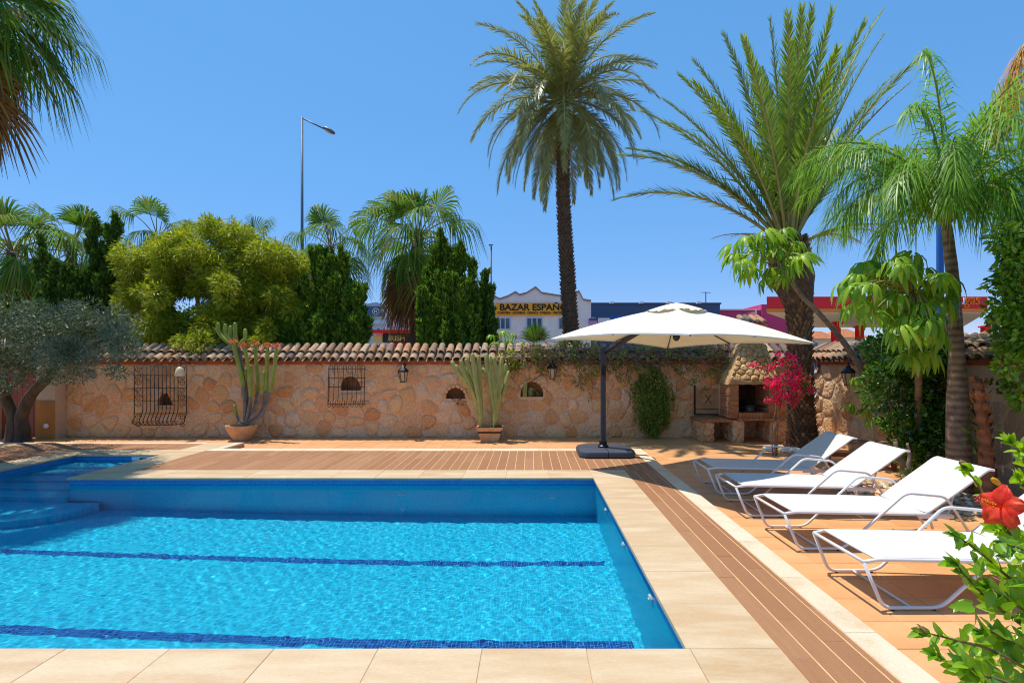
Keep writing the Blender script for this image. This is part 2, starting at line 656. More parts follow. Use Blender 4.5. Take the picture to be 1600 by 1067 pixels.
# entry steps in the arm, the lowest one rounded and reaching into the basin
ys = [AY1, 9.75, 9.35, 8.95, 8.55, 8.15]
zs = [-.32, -.48, -.64, -.80, -.96]
for k in range(5):
    o = MB().box((PX0 + .003, ys[k + 1], -2.0), (AX1 - .003, ys[k] - .001 * (k == 0), zs[k])).build('entry_step', m_mos_xy, pool)
    REC.append(o)
prof = [(PX0 + .002, 8.148), (PX0 + .002, 7.15), (-7.2, 7.15)]
for k in range(9):
    a = -math.pi / 2 + math.pi / 2 * k / 8
    prof.append((-7.2 + .9 * math.cos(a), 8.05 + .9 * math.sin(a)))
prof.append((-6.3, 8.148))
mb = MB()
n = len(prof)
mb.add([(x, y, -1.28) for x, y in prof] + [(x, y, -2.0) for x, y in prof],
       [tuple(range(n))] + [(i, i + n, (i + 1) % n + n, (i + 1) % n) for i in range(n)])
REC.append(mb.build('entry_step', m_mos_xy, pool))
# lane lines on the floor
for yc in (4.68, 6.42):
    y0, y1 = yc - .068, yc + .068
    poolpart('lane_line', [(PX0, y0, floor_z(y0) + .004), (.86, y0, floor_z(y0) + .004), (.86, y1, floor_z(y1) + .004), (PX0, y1, floor_z(y1) + .004)],
             [(0, 1, 2, 3)], m_line_xy)
# inlets: small white flanged nozzles
m_white = MAT('white_plastic', (.82, .82, .82), rough=.35)
nz = MB()
nz.lathe([(.045, 0), (.045, .008), (.034, .02), (.02, .024), (.017, .01)], 16)
nzm = nz.mesh('inlet', m_white, 30)
for loc, rot in (((-1.91, PY1 - .002, -.72), (math.pi / 2, 0, 0)), ((.33, PY1 - .002, -.86), (math.pi / 2, 0, 0)),
                 ((PX1 - .002, 6.94, -.22), (0, -math.pi / 2, 0)), ((PX1 - .002, 5.62, -.20), (0, -math.pi / 2, 0)),
                 ((PX1 - .002, 4.35, -.19), (0, -math.pi / 2, 0))):
    REC.append(inst('inlet', nzm, pool, loc, rot, 1.25))
# skimmer mouth in the arm's far wall
sk = MB().box((-7.35, AY1 - .012, -.16), (-6.98, AY1 - .002, -.03)).build('skimmer_frame', m_white, pool)
sk2 = MB().box((-7.2, AY1 - .016, -.13), (-7.05, AY1 - .0125, -.06)).build('skimmer_mouth', m_black, sk)
for o in REC:
    o.cycles.is_caustics_receiver = True

# water with real ripples
st = .016
xs = np.arange(PX0 + .004, PX1 - .003, st)
yy = np.arange(PY0 + .004, AY1 - .003, st)
XX, YY = np.meshgrid(xs, yy)
ZZ = np.full(XX.shape, WZ)
wr = np.random.default_rng(5)
for i in range(70):
    a = wr.normal(.6, 1.1)
    lam = .048 + .20 * wr.random() ** 2.2
    k = 2 * math.pi / lam
    ZZ += .0024 / k * np.sin(k * (XX * math.cos(a) + YY * math.sin(a)) + wr.uniform(0, 6.28))
nx, ny = len(xs), len(yy)
I = np.arange(nx * ny).reshape(ny, nx)
Fq = np.stack([I[:-1, :-1], I[:-1, 1:], I[1:, 1:], I[1:, :-1]], -1)
keep = (YY[1:, 1:] < PY1 - .003) | (XX[1:, 1:] < AX1 - .003)
Fq = Fq[keep]
Vq = np.stack([XX, YY, ZZ], -1).reshape(-1, 3)
used = np.zeros(len(Vq), bool)
used[Fq.ravel()] = True
remap = np.cumsum(used) - 1
wm = npmesh('water', Vq[used], remap[Fq], m_water, True)
water = inst('water', wm)
struct(water)
water.cycles.is_caustics_caster = True

# ------------------------------------------------------------------ pool surround: base, coping, boards, pale edging
sur = MB()
for a, b in (((PX1 + .001, -1.5), (2.18, 11.0)), ((GX0 + .3, -1.5), (PX1, PY0 - .001)), ((AX1 + .001, PY1 + .001), (PX1, 11.0)),
             ((GX0 + .3, AY1 + .001), (-6.08, 11.83)), ((GX0 + .3, PY0), (PX0 - .001, AY1))):
    sur.box((a[0], a[1], -2.2), (b[0], b[1], -.034))
surround = struct(sur.build('pool_surround', m_concrete))
gb = MB()
for a, b in (((1.47, -1.5), (1.99, 8.8)), ((-6.26, 8.79), (1.99, 10.73)), ((-13, 10.84), (-6.79, 11.66)), ((-13, 5), (-8.94, 10.84))):
    gb.add([(a[0], a[1], -.012), (b[0], a[1], -.012), (b[0], b[1], -.012), (a[0], b[1], -.012)], [(0, 1, 2, 3)])
gb.v = [(x, y, -.0065) for x, y, z in gb.v]
gb.build('grout_bed', m_grout, surround)

cg_ = MB()
for a, b in (((-8.94, 2.11), (PX1, PY0)), ((PX1 + .001, 2.11), (1.48, 8.79)), ((AX1, PY1 + .001), (PX1, 8.79)), ((AX1 + .001, 8.79), (-6.26, 11.82)), ((PX0, AY1 + .001), (AX1, 10.84)), ((-8.94, PY0 + .001), (PX0 - .001, 10.84))):
    cg_.add([(a[0], a[1], -.0055), (b[0], a[1], -.0055), (b[0], b[1], -.0055), (a[0], b[1], -.0055)], [(0, 1, 2, 3)])
cg_.build('coping_joints', MAT('coping_grout', srgb(200, 170, 126), srgb(184, 152, 110), noise=(5, .3, .7), rough=.9), surround)
coping = empty('pool_coping')
struct(coping)
OH = .025     # overhang over the water


def slabs(name, x0, x1, y0, y1, nx, ny, mat, par, zt=0., th=.032, gap=.002, bev=.003):
    for i in range(nx):
        for j in range(ny):
            a = (lerp(x0, x1, i / nx) + gap / 2, lerp(y0, y1, j / ny) + gap / 2)
            b = (lerp(x0, x1, (i + 1) / nx) - gap / 2, lerp(y0, y1, (j + 1) / ny) - gap / 2)
            c = ((a[0] + b[0]) / 2, (a[1] + b[1]) / 2)
            dz = R.uniform(-.0008, .0008)
            MB().box((a[0] - c[0], a[1] - c[1], -th), (b[0] - c[0], b[1] - c[1], dz), bev=bev).build(name, mat, par, loc=(c[0], c[1], zt))


slabs('coping_slab', -8.95, PX1, 2.73, PY0 + OH, 16, 1, m_coping, coping)
slabs('coping_slab', -8.95, PX1, 2.1, 2.73, 16, 1, m_coping, coping)
slabs('coping_slab', PX1, 1.483, 2.1, PY0 + OH, 1, 2, m_coping, coping)
slabs('coping_slab', PX1 - OH, 1.483, PY0 + OH, PY1 - OH, 1, 8, m_coping, coping)
slabs('coping_slab', PX1 - OH, 1.483, PY1 - OH, 8.8, 1, 1, m_coping, coping)
slabs('coping_slab', AX1 - OH, PX1 - OH, PY1 - OH, 8.8, 12, 1, m_coping, coping)
slabs('coping_slab', AX1 - OH, -6.25, 8.8, 11.83, 1, 5, m_coping, coping)
slabs('coping_slab', PX0 + OH, AX1 - OH, AY1 - OH, 10.85, 3, 1, m_coping, coping)
slabs('coping_slab', -8.95, PX0 + OH, PY0 + OH, 10.85, 1, 12, m_coping, coping)

edging = empty('pale_edging')
struct(edging)
slabs('edging_stone', 1.98, 2.18, -1.0, 10.72, 1, 13, m_strip, edging)
slabs('edging_stone', 1.98, 2.18, 10.72, 11.0, 1, 1, m_strip, edging)
slabs('edging_stone', -6.25, 1.98, 10.72, 11.0, 9, 1, m_strip, edging)
slabs('edging_stone', -6.25, -6.08, 11.0, 11.83, 1, 1, m_strip, edging)
slabs('edging_stone', -13, -6.8 - OH, 11.65, 11.83, 6, 1, m_strip, edging)

deck = empty('wood_look_deck')
struct(deck)


def boards(x0, x1, y0, y1, length, wd=.15):
    i = 0
    x = x0
    while x < x1 - .01:
        xe = min(x + wd, x1)
        y = y0
        first = length * (.35 + .65 * ((i * .618) % 1))
        while y < y1 - .01:
            ye = min(y + (first if y == y0 else length), y1)
            if y1 - ye < .12:
                ye = y1
            c = ((x + xe) / 2, (y + ye) / 2)
            g_ = .0048
            MB().box((x - c[0] + g_, y - c[1] + .002, -.03), (xe - c[0] - g_, ye - c[1] - .002, -.004 + R.uniform(-.0006, .0006)), bev=.002).build('board', m_board, deck, loc=(c[0], c[1], 0))
            y = ye
        x = xe
        i += 1


boards(1.483, 1.98, 1.6, 8.8, 1.2)
boards(-6.25, 1.98, 8.8, 10.72, 1.92)
boards(-10.6, -6.8 - OH, 10.85, 11.65, .8)
boards(-10.5, -8.95, 8.0, 10.85, 1.45)

# ------------------------------------------------------------------ terracotta terrace
tb = MB()
for a, b in (((2.18, -1.5), (6.6, 13.4)), ((-6.08, 11.0), (2.18, 13.4)), ((GX0 + .3, 11.83), (-6.08, 13.4))):
    tb.add([(a[0], a[1], ZT - .004), (b[0], a[1], ZT - .004), (b[0], b[1], ZT - .004), (a[0], b[1], ZT - .004)], [(0, 1, 2, 3)])
terrace = struct(tb.build('terrace', m_tgrout))
TS = .37
tm = MB().box((-TS / 2 + .0025, -TS / 2 + .0025, -.02), (TS / 2 - .0025, TS / 2 - .0025, 0), bev=.003).mesh('tile', m_terra)
cells = []
for x0, y0, nx_, ny_ in ((2.186, 2.0, 12, 31), (2.186 - 22 * TS, 11.02, 22, 7), (2.186 - 36 * TS, 11.02 + 3 * TS - .28, 13, 5)):
    for i in range(nx_):
        for j in range(ny_):
            cx, cy = x0 + (i + .5) * TS, y0 + (j + .5) * TS
            vis = abs(cx / cy + .02) < .96
            if vis and cx < 6.6 and cy < 13.4:
                cells.append((cy, cx))
cells.sort()
for cy, cx in cells[:300]:
    inst('tile', tm, terrace, (cx, cy, ZT + R.uniform(-.0012, .0012)), (R.uniform(-.0015, .0015), R.uniform(-.0015, .0015), 0))
far = MB()
for cy, cx in cells[300:]:
    far.box((cx - TS / 2 + .0025, cy - TS / 2 + .0025, ZT - .02), (cx + TS / 2 - .0025, cy + TS / 2 - .0025, ZT + R.uniform(-.001, .001)))
struct(far.build('far_tiles', m_terra, terrace), 'stuff')


# ------------------------------------------------------------------ stone walls
def clip(poly, nx, nz, c):
    out = []
    for i in range(len(poly)):
        a, b = poly[i], poly[(i + 1) % len(poly)]
        da, db = a[0] * nx + a[1] * nz - c, b[0] * nx + b[1] * nz - c
        if da <= 0:
            out.append(a)
        if da * db < 0:
            t = da / (da - db)
            out.append((lerp(a[0], b[0], t), lerp(a[1], b[1], t)))
    return out


def stone_cells(x0, x1, z0, z1, sx, sz, gap, rnd):
    pts = []
    nz_ = max(1, round((z1 - z0) / sz))
    for j in range(nz_):
        nx_ = round((x1 - x0) / sx)
        for i in range(nx_):
            pts.append((x0 + (i + .5 + .5 * (j % 2) - .25 + rnd.uniform(-.42, .42)) * (x1 - x0) / nx_,
                        z0 + (j + .5 + rnd.uniform(-.44, .44)) * (z1 - z0) / nz_))
    cells_ = []
    for i, p in enumerate(pts):
        near = sorted(((q[0] - p[0]) ** 2 + (q[1] - p[1]) ** 2, k) for k, q in enumerate(pts) if k != i and abs(q[0] - p[0]) < 1.3)[:16]
        poly = [(x0, z0), (x1, z0), (x1, z1), (x0, z1)]
        for d2, k in near:
            q = pts[k]
            dx, dz = q[0] - p[0], q[1] - p[1]
            l = math.hypot(dx, dz)
            dx, dz = dx / l, dz / l
            poly = clip(poly, dx, dz, dx * (p[0] + q[0]) / 2 + dz * (p[1] + q[1]) / 2 - gap / 2)
            if len(poly) < 3:
                break
        if len(poly) < 3:
            continue
        # rounded corners
        for _ in range(1):
            q = []
            for a, b in zip(poly, poly[1:] + poly[:1]):
                q += [(lerp(a[0], b[0], .22), lerp(a[1], b[1], .22)), (lerp(a[0], b[0], .78), lerp(a[1], b[1], .78))]
            poly = q
        poly = [(x + rnd.uniform(-.008, .008), z + rnd.uniform(-.008, .008)) for x, z in poly]
        cells_.append(poly)
    return cells_


def stone_mesh(poly, h, rnd):
    cx = sum(p[0] for p in poly) / len(poly)
    cz = sum(p[1] for p in poly) / len(poly)
    n = len(poly)
    vs = [(x - cx, .012, z - cz) for x, z in poly]
    vs += [((x - cx) * .97, -h * .55, (z - cz) * .97) for x, z in poly]
    vs += [((x - cx) * .80, -h * rnd.uniform(.85, 1.15), (z - cz) * .80) for x, z in poly]
    vs += [((x - cx) * .4, -h * rnd.uniform(.9, 1.3), (z - cz) * .4) for x, z in poly]
    vs.append((0, -h * 1.1, 0))
    fs = []
    for l in (0, n, 2 * n):
        fs += [(l + k, l + (k + 1) % n, l + n + (k + 1) % n, l + n + k) for k in range(n)]
    fs += [(3 * n + k, 3 * n + (k + 1) % n, 4 * n) for k in range(n)]
    return (cx, cz), MB().add(vs, fs)


def arch(cx, z0, w_, h, n=8):
    r = w_ / 2
    sp = max(h - r, .04)
    pts = [(cx - r, z0), (cx + r, z0), (cx + r, z0 + sp)]
    for k in range(1, n):
        a = math.pi * k / n
        pts.append((cx + r * math.cos(a), z0 + sp + (h - sp) * math.sin(a)))
    pts.append((cx - r, z0 + sp))
    return pts


def in_poly(p, poly):
    c = False
    for (x1, z1), (x2, z2) in zip(poly, poly[1:] + poly[:1]):
        if (z1 > p[1]) != (z2 > p[1]) and p[0] < (x2 - x1) * (p[1] - z1) / (z2 - z1) + x1:
            c = not c
    return c


def roof_tile_mesh():
    n = 7
    Lh = .44
    vs, fs = [], []
    for (y, r) in ((0, .092), (Lh, .074)):
        for rr in (r, r - .015):
            for k in range(n + 1):
                a = math.pi * k / n
                vs.append((rr * math.cos(a), y, rr * math.sin(a) * .95))
    m = n + 1
    for k in range(n):
        fs.append((k, k + 1, 2 * m + k + 1, 2 * m + k))                  # outer
        fs.append((m + k + 1, m + k, 3 * m + k, 3 * m + k + 1))          # inner
        fs.append((k + 1, k, m + k, m + k + 1))                          # front lip
        fs.append((2 * m + k, 2 * m + k + 1, 3 * m + k + 1, 3 * m + k))
    return MB().add(vs, fs).mesh('roof_tile', m_rooftile, 40)


RT = roof_tile_mesh()


def tile_roof(par, x0, x1, rnd, pitch=.21, eave=(-.09, 1.735), ridge=(.52, 2.06)):
    sl = math.atan2(ridge[1] - eave[1], ridge[0] - eave[0])
    run = math.hypot(ridge[1] - eave[1], ridge[0] - eave[0])
    # bedding slab and concave under-tiles
    b = MB()
    b.prism([(0, 0), (1, 0), (1, 1), (0, 1)], 0, 1)
    bed = MB()
    bed.add([(x0, eave[0] + .04, eave[1] - .035), (x1, eave[0] + .04, eave[1] - .035), (x1, ridge[0], ridge[1] - .035), (x0, ridge[0], ridge[1] - .035),
             (x1, ridge[0], 1.6), (x0, ridge[0], 1.6), (x0, .0, 1.70), (x1, .0, 1.70)],
            [(0, 1, 2, 3), (3, 2, 4, 5), (0, 6, 7, 1)])
    bed.build('tile_bedding', m_mortar, par)
    n = int((x1 - x0) / pitch)
    pans = MB()
    for i in range(n):
        xc = x0 + (i + .5) * pitch
        xm = xc + pitch / 2
        segs = 5
        vs = []
        for y in (-.02, run):
            for k in range(segs + 1):
                a = math.pi + math.pi * k / segs
                vs.append((xm + .085 * math.cos(a), eave[0] + math.cos(sl) * y - math.sin(sl) * 0, eave[1] + math.sin(sl) * y + .045 + .055 * math.sin(a)))
        pans.add(vs, [(k, k + 1, segs + 2 + k, segs + 1 + k) for k in range(segs)])
        for row in range(2):
            y = row * (run - .40) + rnd.uniform(-.015, .015)
            lift = .022 + .028 * row
            inst('roof_tile', RT, par, (xc + rnd.uniform(-.008, .008), eave[0] + math.cos(sl) * y - math.sin(sl) * lift,
                                        eave[1] + math.sin(sl) * y + math.cos(sl) * lift),
                 (sl + rnd.uniform(-.02, .02) + (-.06 if row == 0 else 0), rnd.uniform(-.05, .05), rnd.uniform(-.03, .03)), (1, 1, rnd.uniform(.92, 1.08)))
    struct(pans.build('under_tiles', m_rooftile, par, 40), 'stuff')


def garden_wall(name, loc, rz, length, label, stones, niches=(), mat_core=m_mortar, seed=3):
    rnd = random.Random(seed)
    z0, z1, th = ZT - .05, 1.66, .34
    # core front with niche openings
    outer = [(0, z0), (length, z0), (length, z1), (0, z1)]
    loops = [[Vector((x, z, 0)) for x, z in outer]]
    holes = [arch(*n_) for n_ in niches]
    for h in holes:
        loops.append([Vector((x, z, 0)) for x, z in h[::-1]])
    allp = [p for l in loops for p in l]
    tri = tessellate_polygon(loops)
    core = MB()
    core.add([(p.x, 0, p.y) for p in allp], [tuple(t) for t in tri])
    core.add([(0, th, z0), (length, th, z0), (length, th, z1 + .3), (0, th, z1 + .3)], [(3, 2, 1, 0)])
    core.add([(0, 0, z0), (0, th, z0), (0, th, z1), (0, 0, z1), (length, 0, z0), (length, th, z0), (length, th, z1), (length, 0, z1)],
             [(0, 1, 2, 3), (7, 6, 5, 4), (3, 2, 6, 7)])
    wall = core.build(name, mat_core, None, loc=loc, rot=(0, 0, rz))
    tag(wall, label, 'wall', kind='thing')
    for h in holes:
        n_ = len(h)
        nm = MB()
        nm.add([(x, -.004, z) for x, z in h] + [(x, .24, z) for x, z in h],
               [(i, i + n_, (i + 1) % n_ + n_, (i + 1) % n_) for i in range(n_)] + [tuple(range(n_, 2 * n_))])
        niche = nm.build('niche', m_niche, wall)
        # rough brick voussoirs round the arch
        ctr = ((h[0][0] + h[1][0]) / 2, h[0][1] + .1)
        arcp = h[2:]
        for (a, b) in zip(arcp, arcp[1:]):
            mx, mz = (a[0] + b[0]) / 2, (a[1] + b[1]) / 2
            ang = math.atan2(mz - ctr[1], mx - ctr[0])
            M_ = Matrix.Rotation(-(ang), 3, 'Y')
            l = math.hypot(a[0] - b[0], a[1] - b[1])
            MB().obox((0, 0, 0), .07, .05, l * .92, M_).build('niche_brick', m_stone, niche, loc=(mx + .03 * math.cos(ang), -.012, mz + .03 * math.sin(ang)))
    for (x0, x1, zz0, zz1, sx, sz, gap, mat, hh) in stones:
        for poly in stone_cells(x0, x1, zz0, zz1, sx, sz, gap, rnd):
            bad = False
            q = []
            for p in poly:
                for h in holes:
                    hx = (h[0][0] + h[1][0]) / 2
                    hz = (h[0][1] + max(k[1] for k in h)) / 2
                    big = [(hx + (x - hx) * 1.3, hz + (z - hz) * 1.35) for x, z in h]
                    if in_poly(p, big):
                        d = Vector((p[0] - hx, p[1] - hz))
                        if d.length < .02:
                            bad = True
                            break
                        d.normalize()
                        t = .02
                        while in_poly((hx + d.x * t, hz + d.y * t), big) and t < 1:
                            t += .01
                        p = (hx + d.x * t, hz + d.y * t)
                q.append(p)
            cx = sum(p[0] for p in poly) / len(poly)
            cz = sum(p[1] for p in poly) / len(poly)
            if bad or any(in_poly((cx, cz), h) for h in holes):
                continue
            c, mb_ = stone_mesh(q, rnd.uniform(*hh), rnd)
            mb_.build('stone', mat, wall, 50, loc=(c[0], 0, c[1]))
    # painted cornice under the tiles
    cr = MB()
    cr.box((0, -.05, 1.655), (length, .0, 1.70))
    cr.box((0, -.075, 1.70), (length, .0, 1.735))
    cr.build('cornice', m_fascia, wall)
    tile_roof(wall, 0, length, rnd)
    return wall


WX0, WY = -11.1, 13.3
px_x = lambda px: (px - VPX) / F_PX * WY - WX0
W1 = 17.6
wall_back = garden_wall('garden_wall', (WX0, WY, 0), 0, W1, 'long rubble stone wall with clay tile coping behind the pool', [(.02, W1 - .02, ZT, 1.65, .37, .31, .026, m_stone, (.012, .045))],
                        niches=[(px_x(262), .675, .40, .30), (px_x(548), 1.03, .48, .34), (px_x(712), .83, .47, .27), (px_x(831), .875, .54, .37)], seed=4)
wall_side = garden_wall('garden_wall', (6.5, WY + .001, 0), -math.pi / 2, 10.2, 'stone and plaster side wall with clay tile coping behind the loungers',
                        [(.02, 4.6, ZT, 1.65, .44, .36, .035, m_stone, (.012, .045)), (4.7, 10.1, ZT, 1.15, .5, .45, .03, m_pavestone, (.004, .012))], mat_core=m_plaster, seed=9)

# entrance bay at the far end: plastered piers, plank door
bay = MB()
bay.box((-11.52, 12.98, ZT - .05), (-11.085, 13.6, 2.1))
bay.box((-14.6, 12.98, ZT - .05), (-12.42, 13.6, 2.1))
bay.box((-12.43, 13.0, 2.02), (-11.51, 13.6, 2.12))
entr = bay.build('entrance_bay', m_plaster)
tag(entr, 'plastered gate bay with ochre dado beside the olive tree', 'gateway')
MB().box((-11.525, 12.962, ZT), (-11.08, 12.979, .81)).build('dado', m_dado, entr)
MB().box((-14.6, 12.962, ZT), (-12.415, 12.979, .72)).build('dado', m_dado, entr)
lt = MB()
lt.lathe([(.055, 0), (.055, .02), (.03, .035), (.028, .02)], 16)
lt.build('recessed_lamp', m_white, entr, 30, loc=(-11.27, 12.962, .22), rot=(math.pi / 2, 0, 0))
door = empty('plank_door', (-12.42, 13.12, ZT), label='red brown wooden plank door behind the olive trunk', cat='door')
for k in range(6):
    MB().box((.07 + k * .128 + .004, 0, .02), (.07 + (k + 1) * .128 - .004, .05, 2.05), bev=.0).build('plank', m_door, door)
fr = MB()
fr.box((0, -.04, 0), (.068, .08, 2.1)).box((.842, -.04, 0), (.9, .08, 2.1)).box((.068, -.04, 2.04), (.842, .08, 2.1))
fr.build('door_frame', m_door, door)

# ------------------------------------------------------------------ vegetation materials
def lf(name, cols, transl=.3, rough=.45, spec=.4):
    return MAT(name, cols[0], island=[srgb(*c) for c in cols], transl=transl, rough=rough, spec=spec)


m_date = lf('date_palm_leaf', [(98, 114, 60), (134, 144, 82), (166, 166, 108), (112, 126, 70), (186, 178, 122)], .32, .42)
m_canary = lf('canary_palm_leaf', [(96, 126, 42), (138, 162, 58), (112, 142, 58), (164, 178, 82)], .36, .4)
m_queen = lf('queen_palm_leaf', [(74, 122, 28), (112, 160, 38), (144, 182, 54), (92, 136, 40)], .42, .42)
m_fan = lf('fan_palm_leaf', [(58, 94, 30), (88, 128, 38), (120, 152, 52), (72, 106, 40), (140, 140, 76)], .3, .7, .12)
m_fandry = lf('dry_palm_leaf', [(150, 110, 62), (120, 86, 52), (176, 134, 74), (98, 74, 50)], .25, .8, .1)
m_gold = lf('golden_dry_frond', [(214, 156, 62), (230, 180, 90), (196, 132, 50), (220, 190, 140)], .35, .7, .1)
m_rachis = MAT('palm_rachis', srgb(176, 160, 96), srgb(140, 130, 70), noise=(6, .3, .7), rough=.5)
m_petiole = MAT('fan_petiole', srgb(168, 150, 96), srgb(130, 116, 66), noise=(6, .3, .7), rough=.6)
m_palmbark = MAT('date_palm_bark', srgb(112, 92, 74), srgb(70, 56, 46), noise=(9, .35, .7), rough=.95, bump=(14, 1.0, .05))
m_boot = MAT('leaf_base_scale', (0, 0, 0), rough=.95, island=[srgb(150, 118, 84), srgb(112, 86, 60), srgb(92, 70, 50), srgb(170, 138, 100)], c2=srgb(70, 54, 42), noise=(12, .4, .7, .5))
m_ringbark = MAT('ringed_palm_bark', srgb(186, 160, 130), srgb(130, 104, 82), noise=(7, .35, .7), rough=.9, waves=(3.2, .45, 'Z'), bump=(20, .6, .02))
m_stump = MAT('peeling_bark', srgb(190, 126, 78), srgb(130, 80, 50), noise=(5, .35, .7), rough=.9, waves=(2.2, .35, 'Z'), bump=(16, .9, .03))
m_olivebark = MAT('olive_bark', srgb(84, 74, 62), srgb(46, 40, 34), noise=(6, .35, .7), rough=.95, stretch=(1, 1, .3), bump=(12, 1.0, .04))
m_bark = MAT('grey_bark', srgb(150, 128, 104), srgb(104, 86, 68), noise=(9, .35, .7), rough=.9, bump=(22, .7, .02))
m_olive = lf('olive_leaf', [(56, 72, 46), (84, 100, 68), (122, 134, 106), (66, 84, 50), (150, 158, 136)], .18, .5)
m_yellowleaf = lf('yellow_green_leaf', [(98, 126, 24), (144, 164, 30), (186, 188, 40), (116, 144, 30), (204, 188, 48), (86, 116, 28)], .42, .5)
m_juniper = lf('juniper_leaf', [(50, 80, 30), (76, 110, 42), (106, 140, 54), (60, 90, 36)], .25, .6, .2)
m_cypress = lf('cypress_leaf', [(62, 96, 28), (98, 136, 40), (142, 174, 58), (76, 110, 32), (46, 74, 24)], .3, .6, .2)
m_ficus = lf('ficus_leaf', [(44, 82, 22), (70, 114, 32), (104, 150, 46), (54, 94, 26)], .3, .25, .6)
m_ficusb = lf('bright_ficus_leaf', [(72, 114, 22), (106, 152, 32), (142, 182, 50), (86, 130, 26)], .42, .28, .55)
m_scheff = lf('schefflera_leaf', [(92, 138, 26), (134, 176, 38), (170, 198, 56), (108, 150, 34)], .4, .42, .4)
m_vine = lf('vine_leaf', [(104, 128, 44), (142, 162, 60), (172, 182, 90), (124, 122, 64), (150, 130, 90)], .35, .5)
m_twig = MAT('dry_twig', srgb(132, 112, 92), srgb(96, 78, 62), noise=(9, .3, .7), rough=.9)
m_trail = lf('trailing_leaf', [(86, 112, 30), (120, 146, 42), (146, 164, 58), (98, 116, 36)], .35, .5)
m_bract = lf('bougainvillea_bract', [(226, 20, 100), (242, 44, 128), (232, 30, 84), (246, 84, 156), (212, 16, 116)], .5, .6, .2)
m_cactus = MAT('cactus_skin', srgb(160, 168, 66), srgb(122, 142, 50), noise=(6, .3, .7), rough=.6)
m_cactusb = MAT('pale_cactus_skin', srgb(178, 176, 106), srgb(140, 150, 76), noise=(7, .3, .7), rough=.6, spots=(14, .6, .72, srgb(176, 160, 118)))
m_cactuswood = MAT('corky_cactus_stem', srgb(140, 130, 120), srgb(100, 92, 86), noise=(9, .3, .7), rough=.9, bump=(30, .6, .01))
m_flower = lf('cactus_flower', [(214, 110, 70), (226, 140, 100), (200, 84, 60)], .3, .6)


# ------------------------------------------------------------------ palm fronds
def pinnate(name, length, a0, bend, n=60, ll=.4, lw=.028, droop=.15, plume=.2, mats=None, base=.12, rr=.022, alpha=(62, 24), seed=0):
    """feather frond growing from the origin along +x, elevation a0, bending down by 'bend' degrees"""
    rg = np.random.default_rng(seed)
    K = 18
    t = np.linspace(0, 1, K)
    ang = np.radians(a0) - np.radians(bend) * t ** 1.35
    dx, dz = np.cos(ang), np.sin(ang)
    px_ = np.concatenate([[0], np.cumsum((dx[1:] + dx[:-1]) / 2)]) * length / (K - 1)
    pz_ = np.concatenate([[0], np.cumsum((dz[1:] + dz[:-1]) / 2)]) * length / (K - 1)
    mb_ = MB().tube([(px_[i], 0, pz_[i]) for i in range(K)], [rr * (1.15 - t[i]) + .003 for i in range(K)], 5, cap=False)
    V0, F0 = np.array(mb_.v), np.array(mb_.f)
    tt = np.linspace(base, .995, n)
    Vs = []
    for s in (-1, 1):
        u = tt + rg.uniform(-.3, .3, n) / n
        X = np.interp(u, t, px_)
        Z = np.interp(u, t, pz_)
        A = np.interp(u, t, ang)
        T = np.stack([np.cos(A), 0 * A, np.sin(A)], 1)
        N = np.stack([-np.sin(A), 0 * A, np.cos(A)], 1)
        Sd = np.zeros_like(T)
        Sd[:, 1] = s
        al = np.radians(np.interp(tt, [0, 1], alpha)) + rg.normal(0, .07, n)
        v = rg.normal(.25, plume, n)
        D = T * np.cos(al)[:, None] + (Sd * np.cos(v)[:, None] + N * np.sin(v)[:, None]) * np.sin(al)[:, None]
        prof = np.interp(tt, [base, base + .18, .55, 1], [.45, .95, 1, .35]) * rg.uniform(.88, 1.1, n)
        l = (ll * prof)[:, None]
        Wv = np.cross(D, N)
        Wv /= np.linalg.norm(Wv, axis=1, keepdims=True) + 1e-9
        wv = lw * np.interp(tt, [0, 1], [1, .7])[:, None]
        Pb = np.stack([X, 0 * X, Z], 1)
        dn = np.array([0, 0, -1.0])
        Pm = Pb + D * l * .5 + dn * droop * l * .25
        Pt = Pb + D * l + dn * droop * l * (1.0 + rg.uniform(0, .4, n)[:, None])
        Vs.append(np.stack([Pb - Wv * wv * .3, Pb + Wv * wv * .3, Pm + Wv * wv * .5, Pm - Wv * wv * .5, Pt + Wv * wv * .06, Pt - Wv * wv * .06], 1).reshape(-1, 3))
    V1 = np.concatenate(Vs)
    q = np.arange(len(V1) // 6)[:, None] * 6
    F1 = np.concatenate([q + np.array([0, 1, 2, 3]), q + np.array([3, 2, 4, 5])])
    V, F = merge_np([(V0, F0), (V1, F1)])
    mi = np.concatenate([np.zeros(len(F0)), np.ones(len(F1))])
    return npmesh(name, V, F, mats, mi=mi)


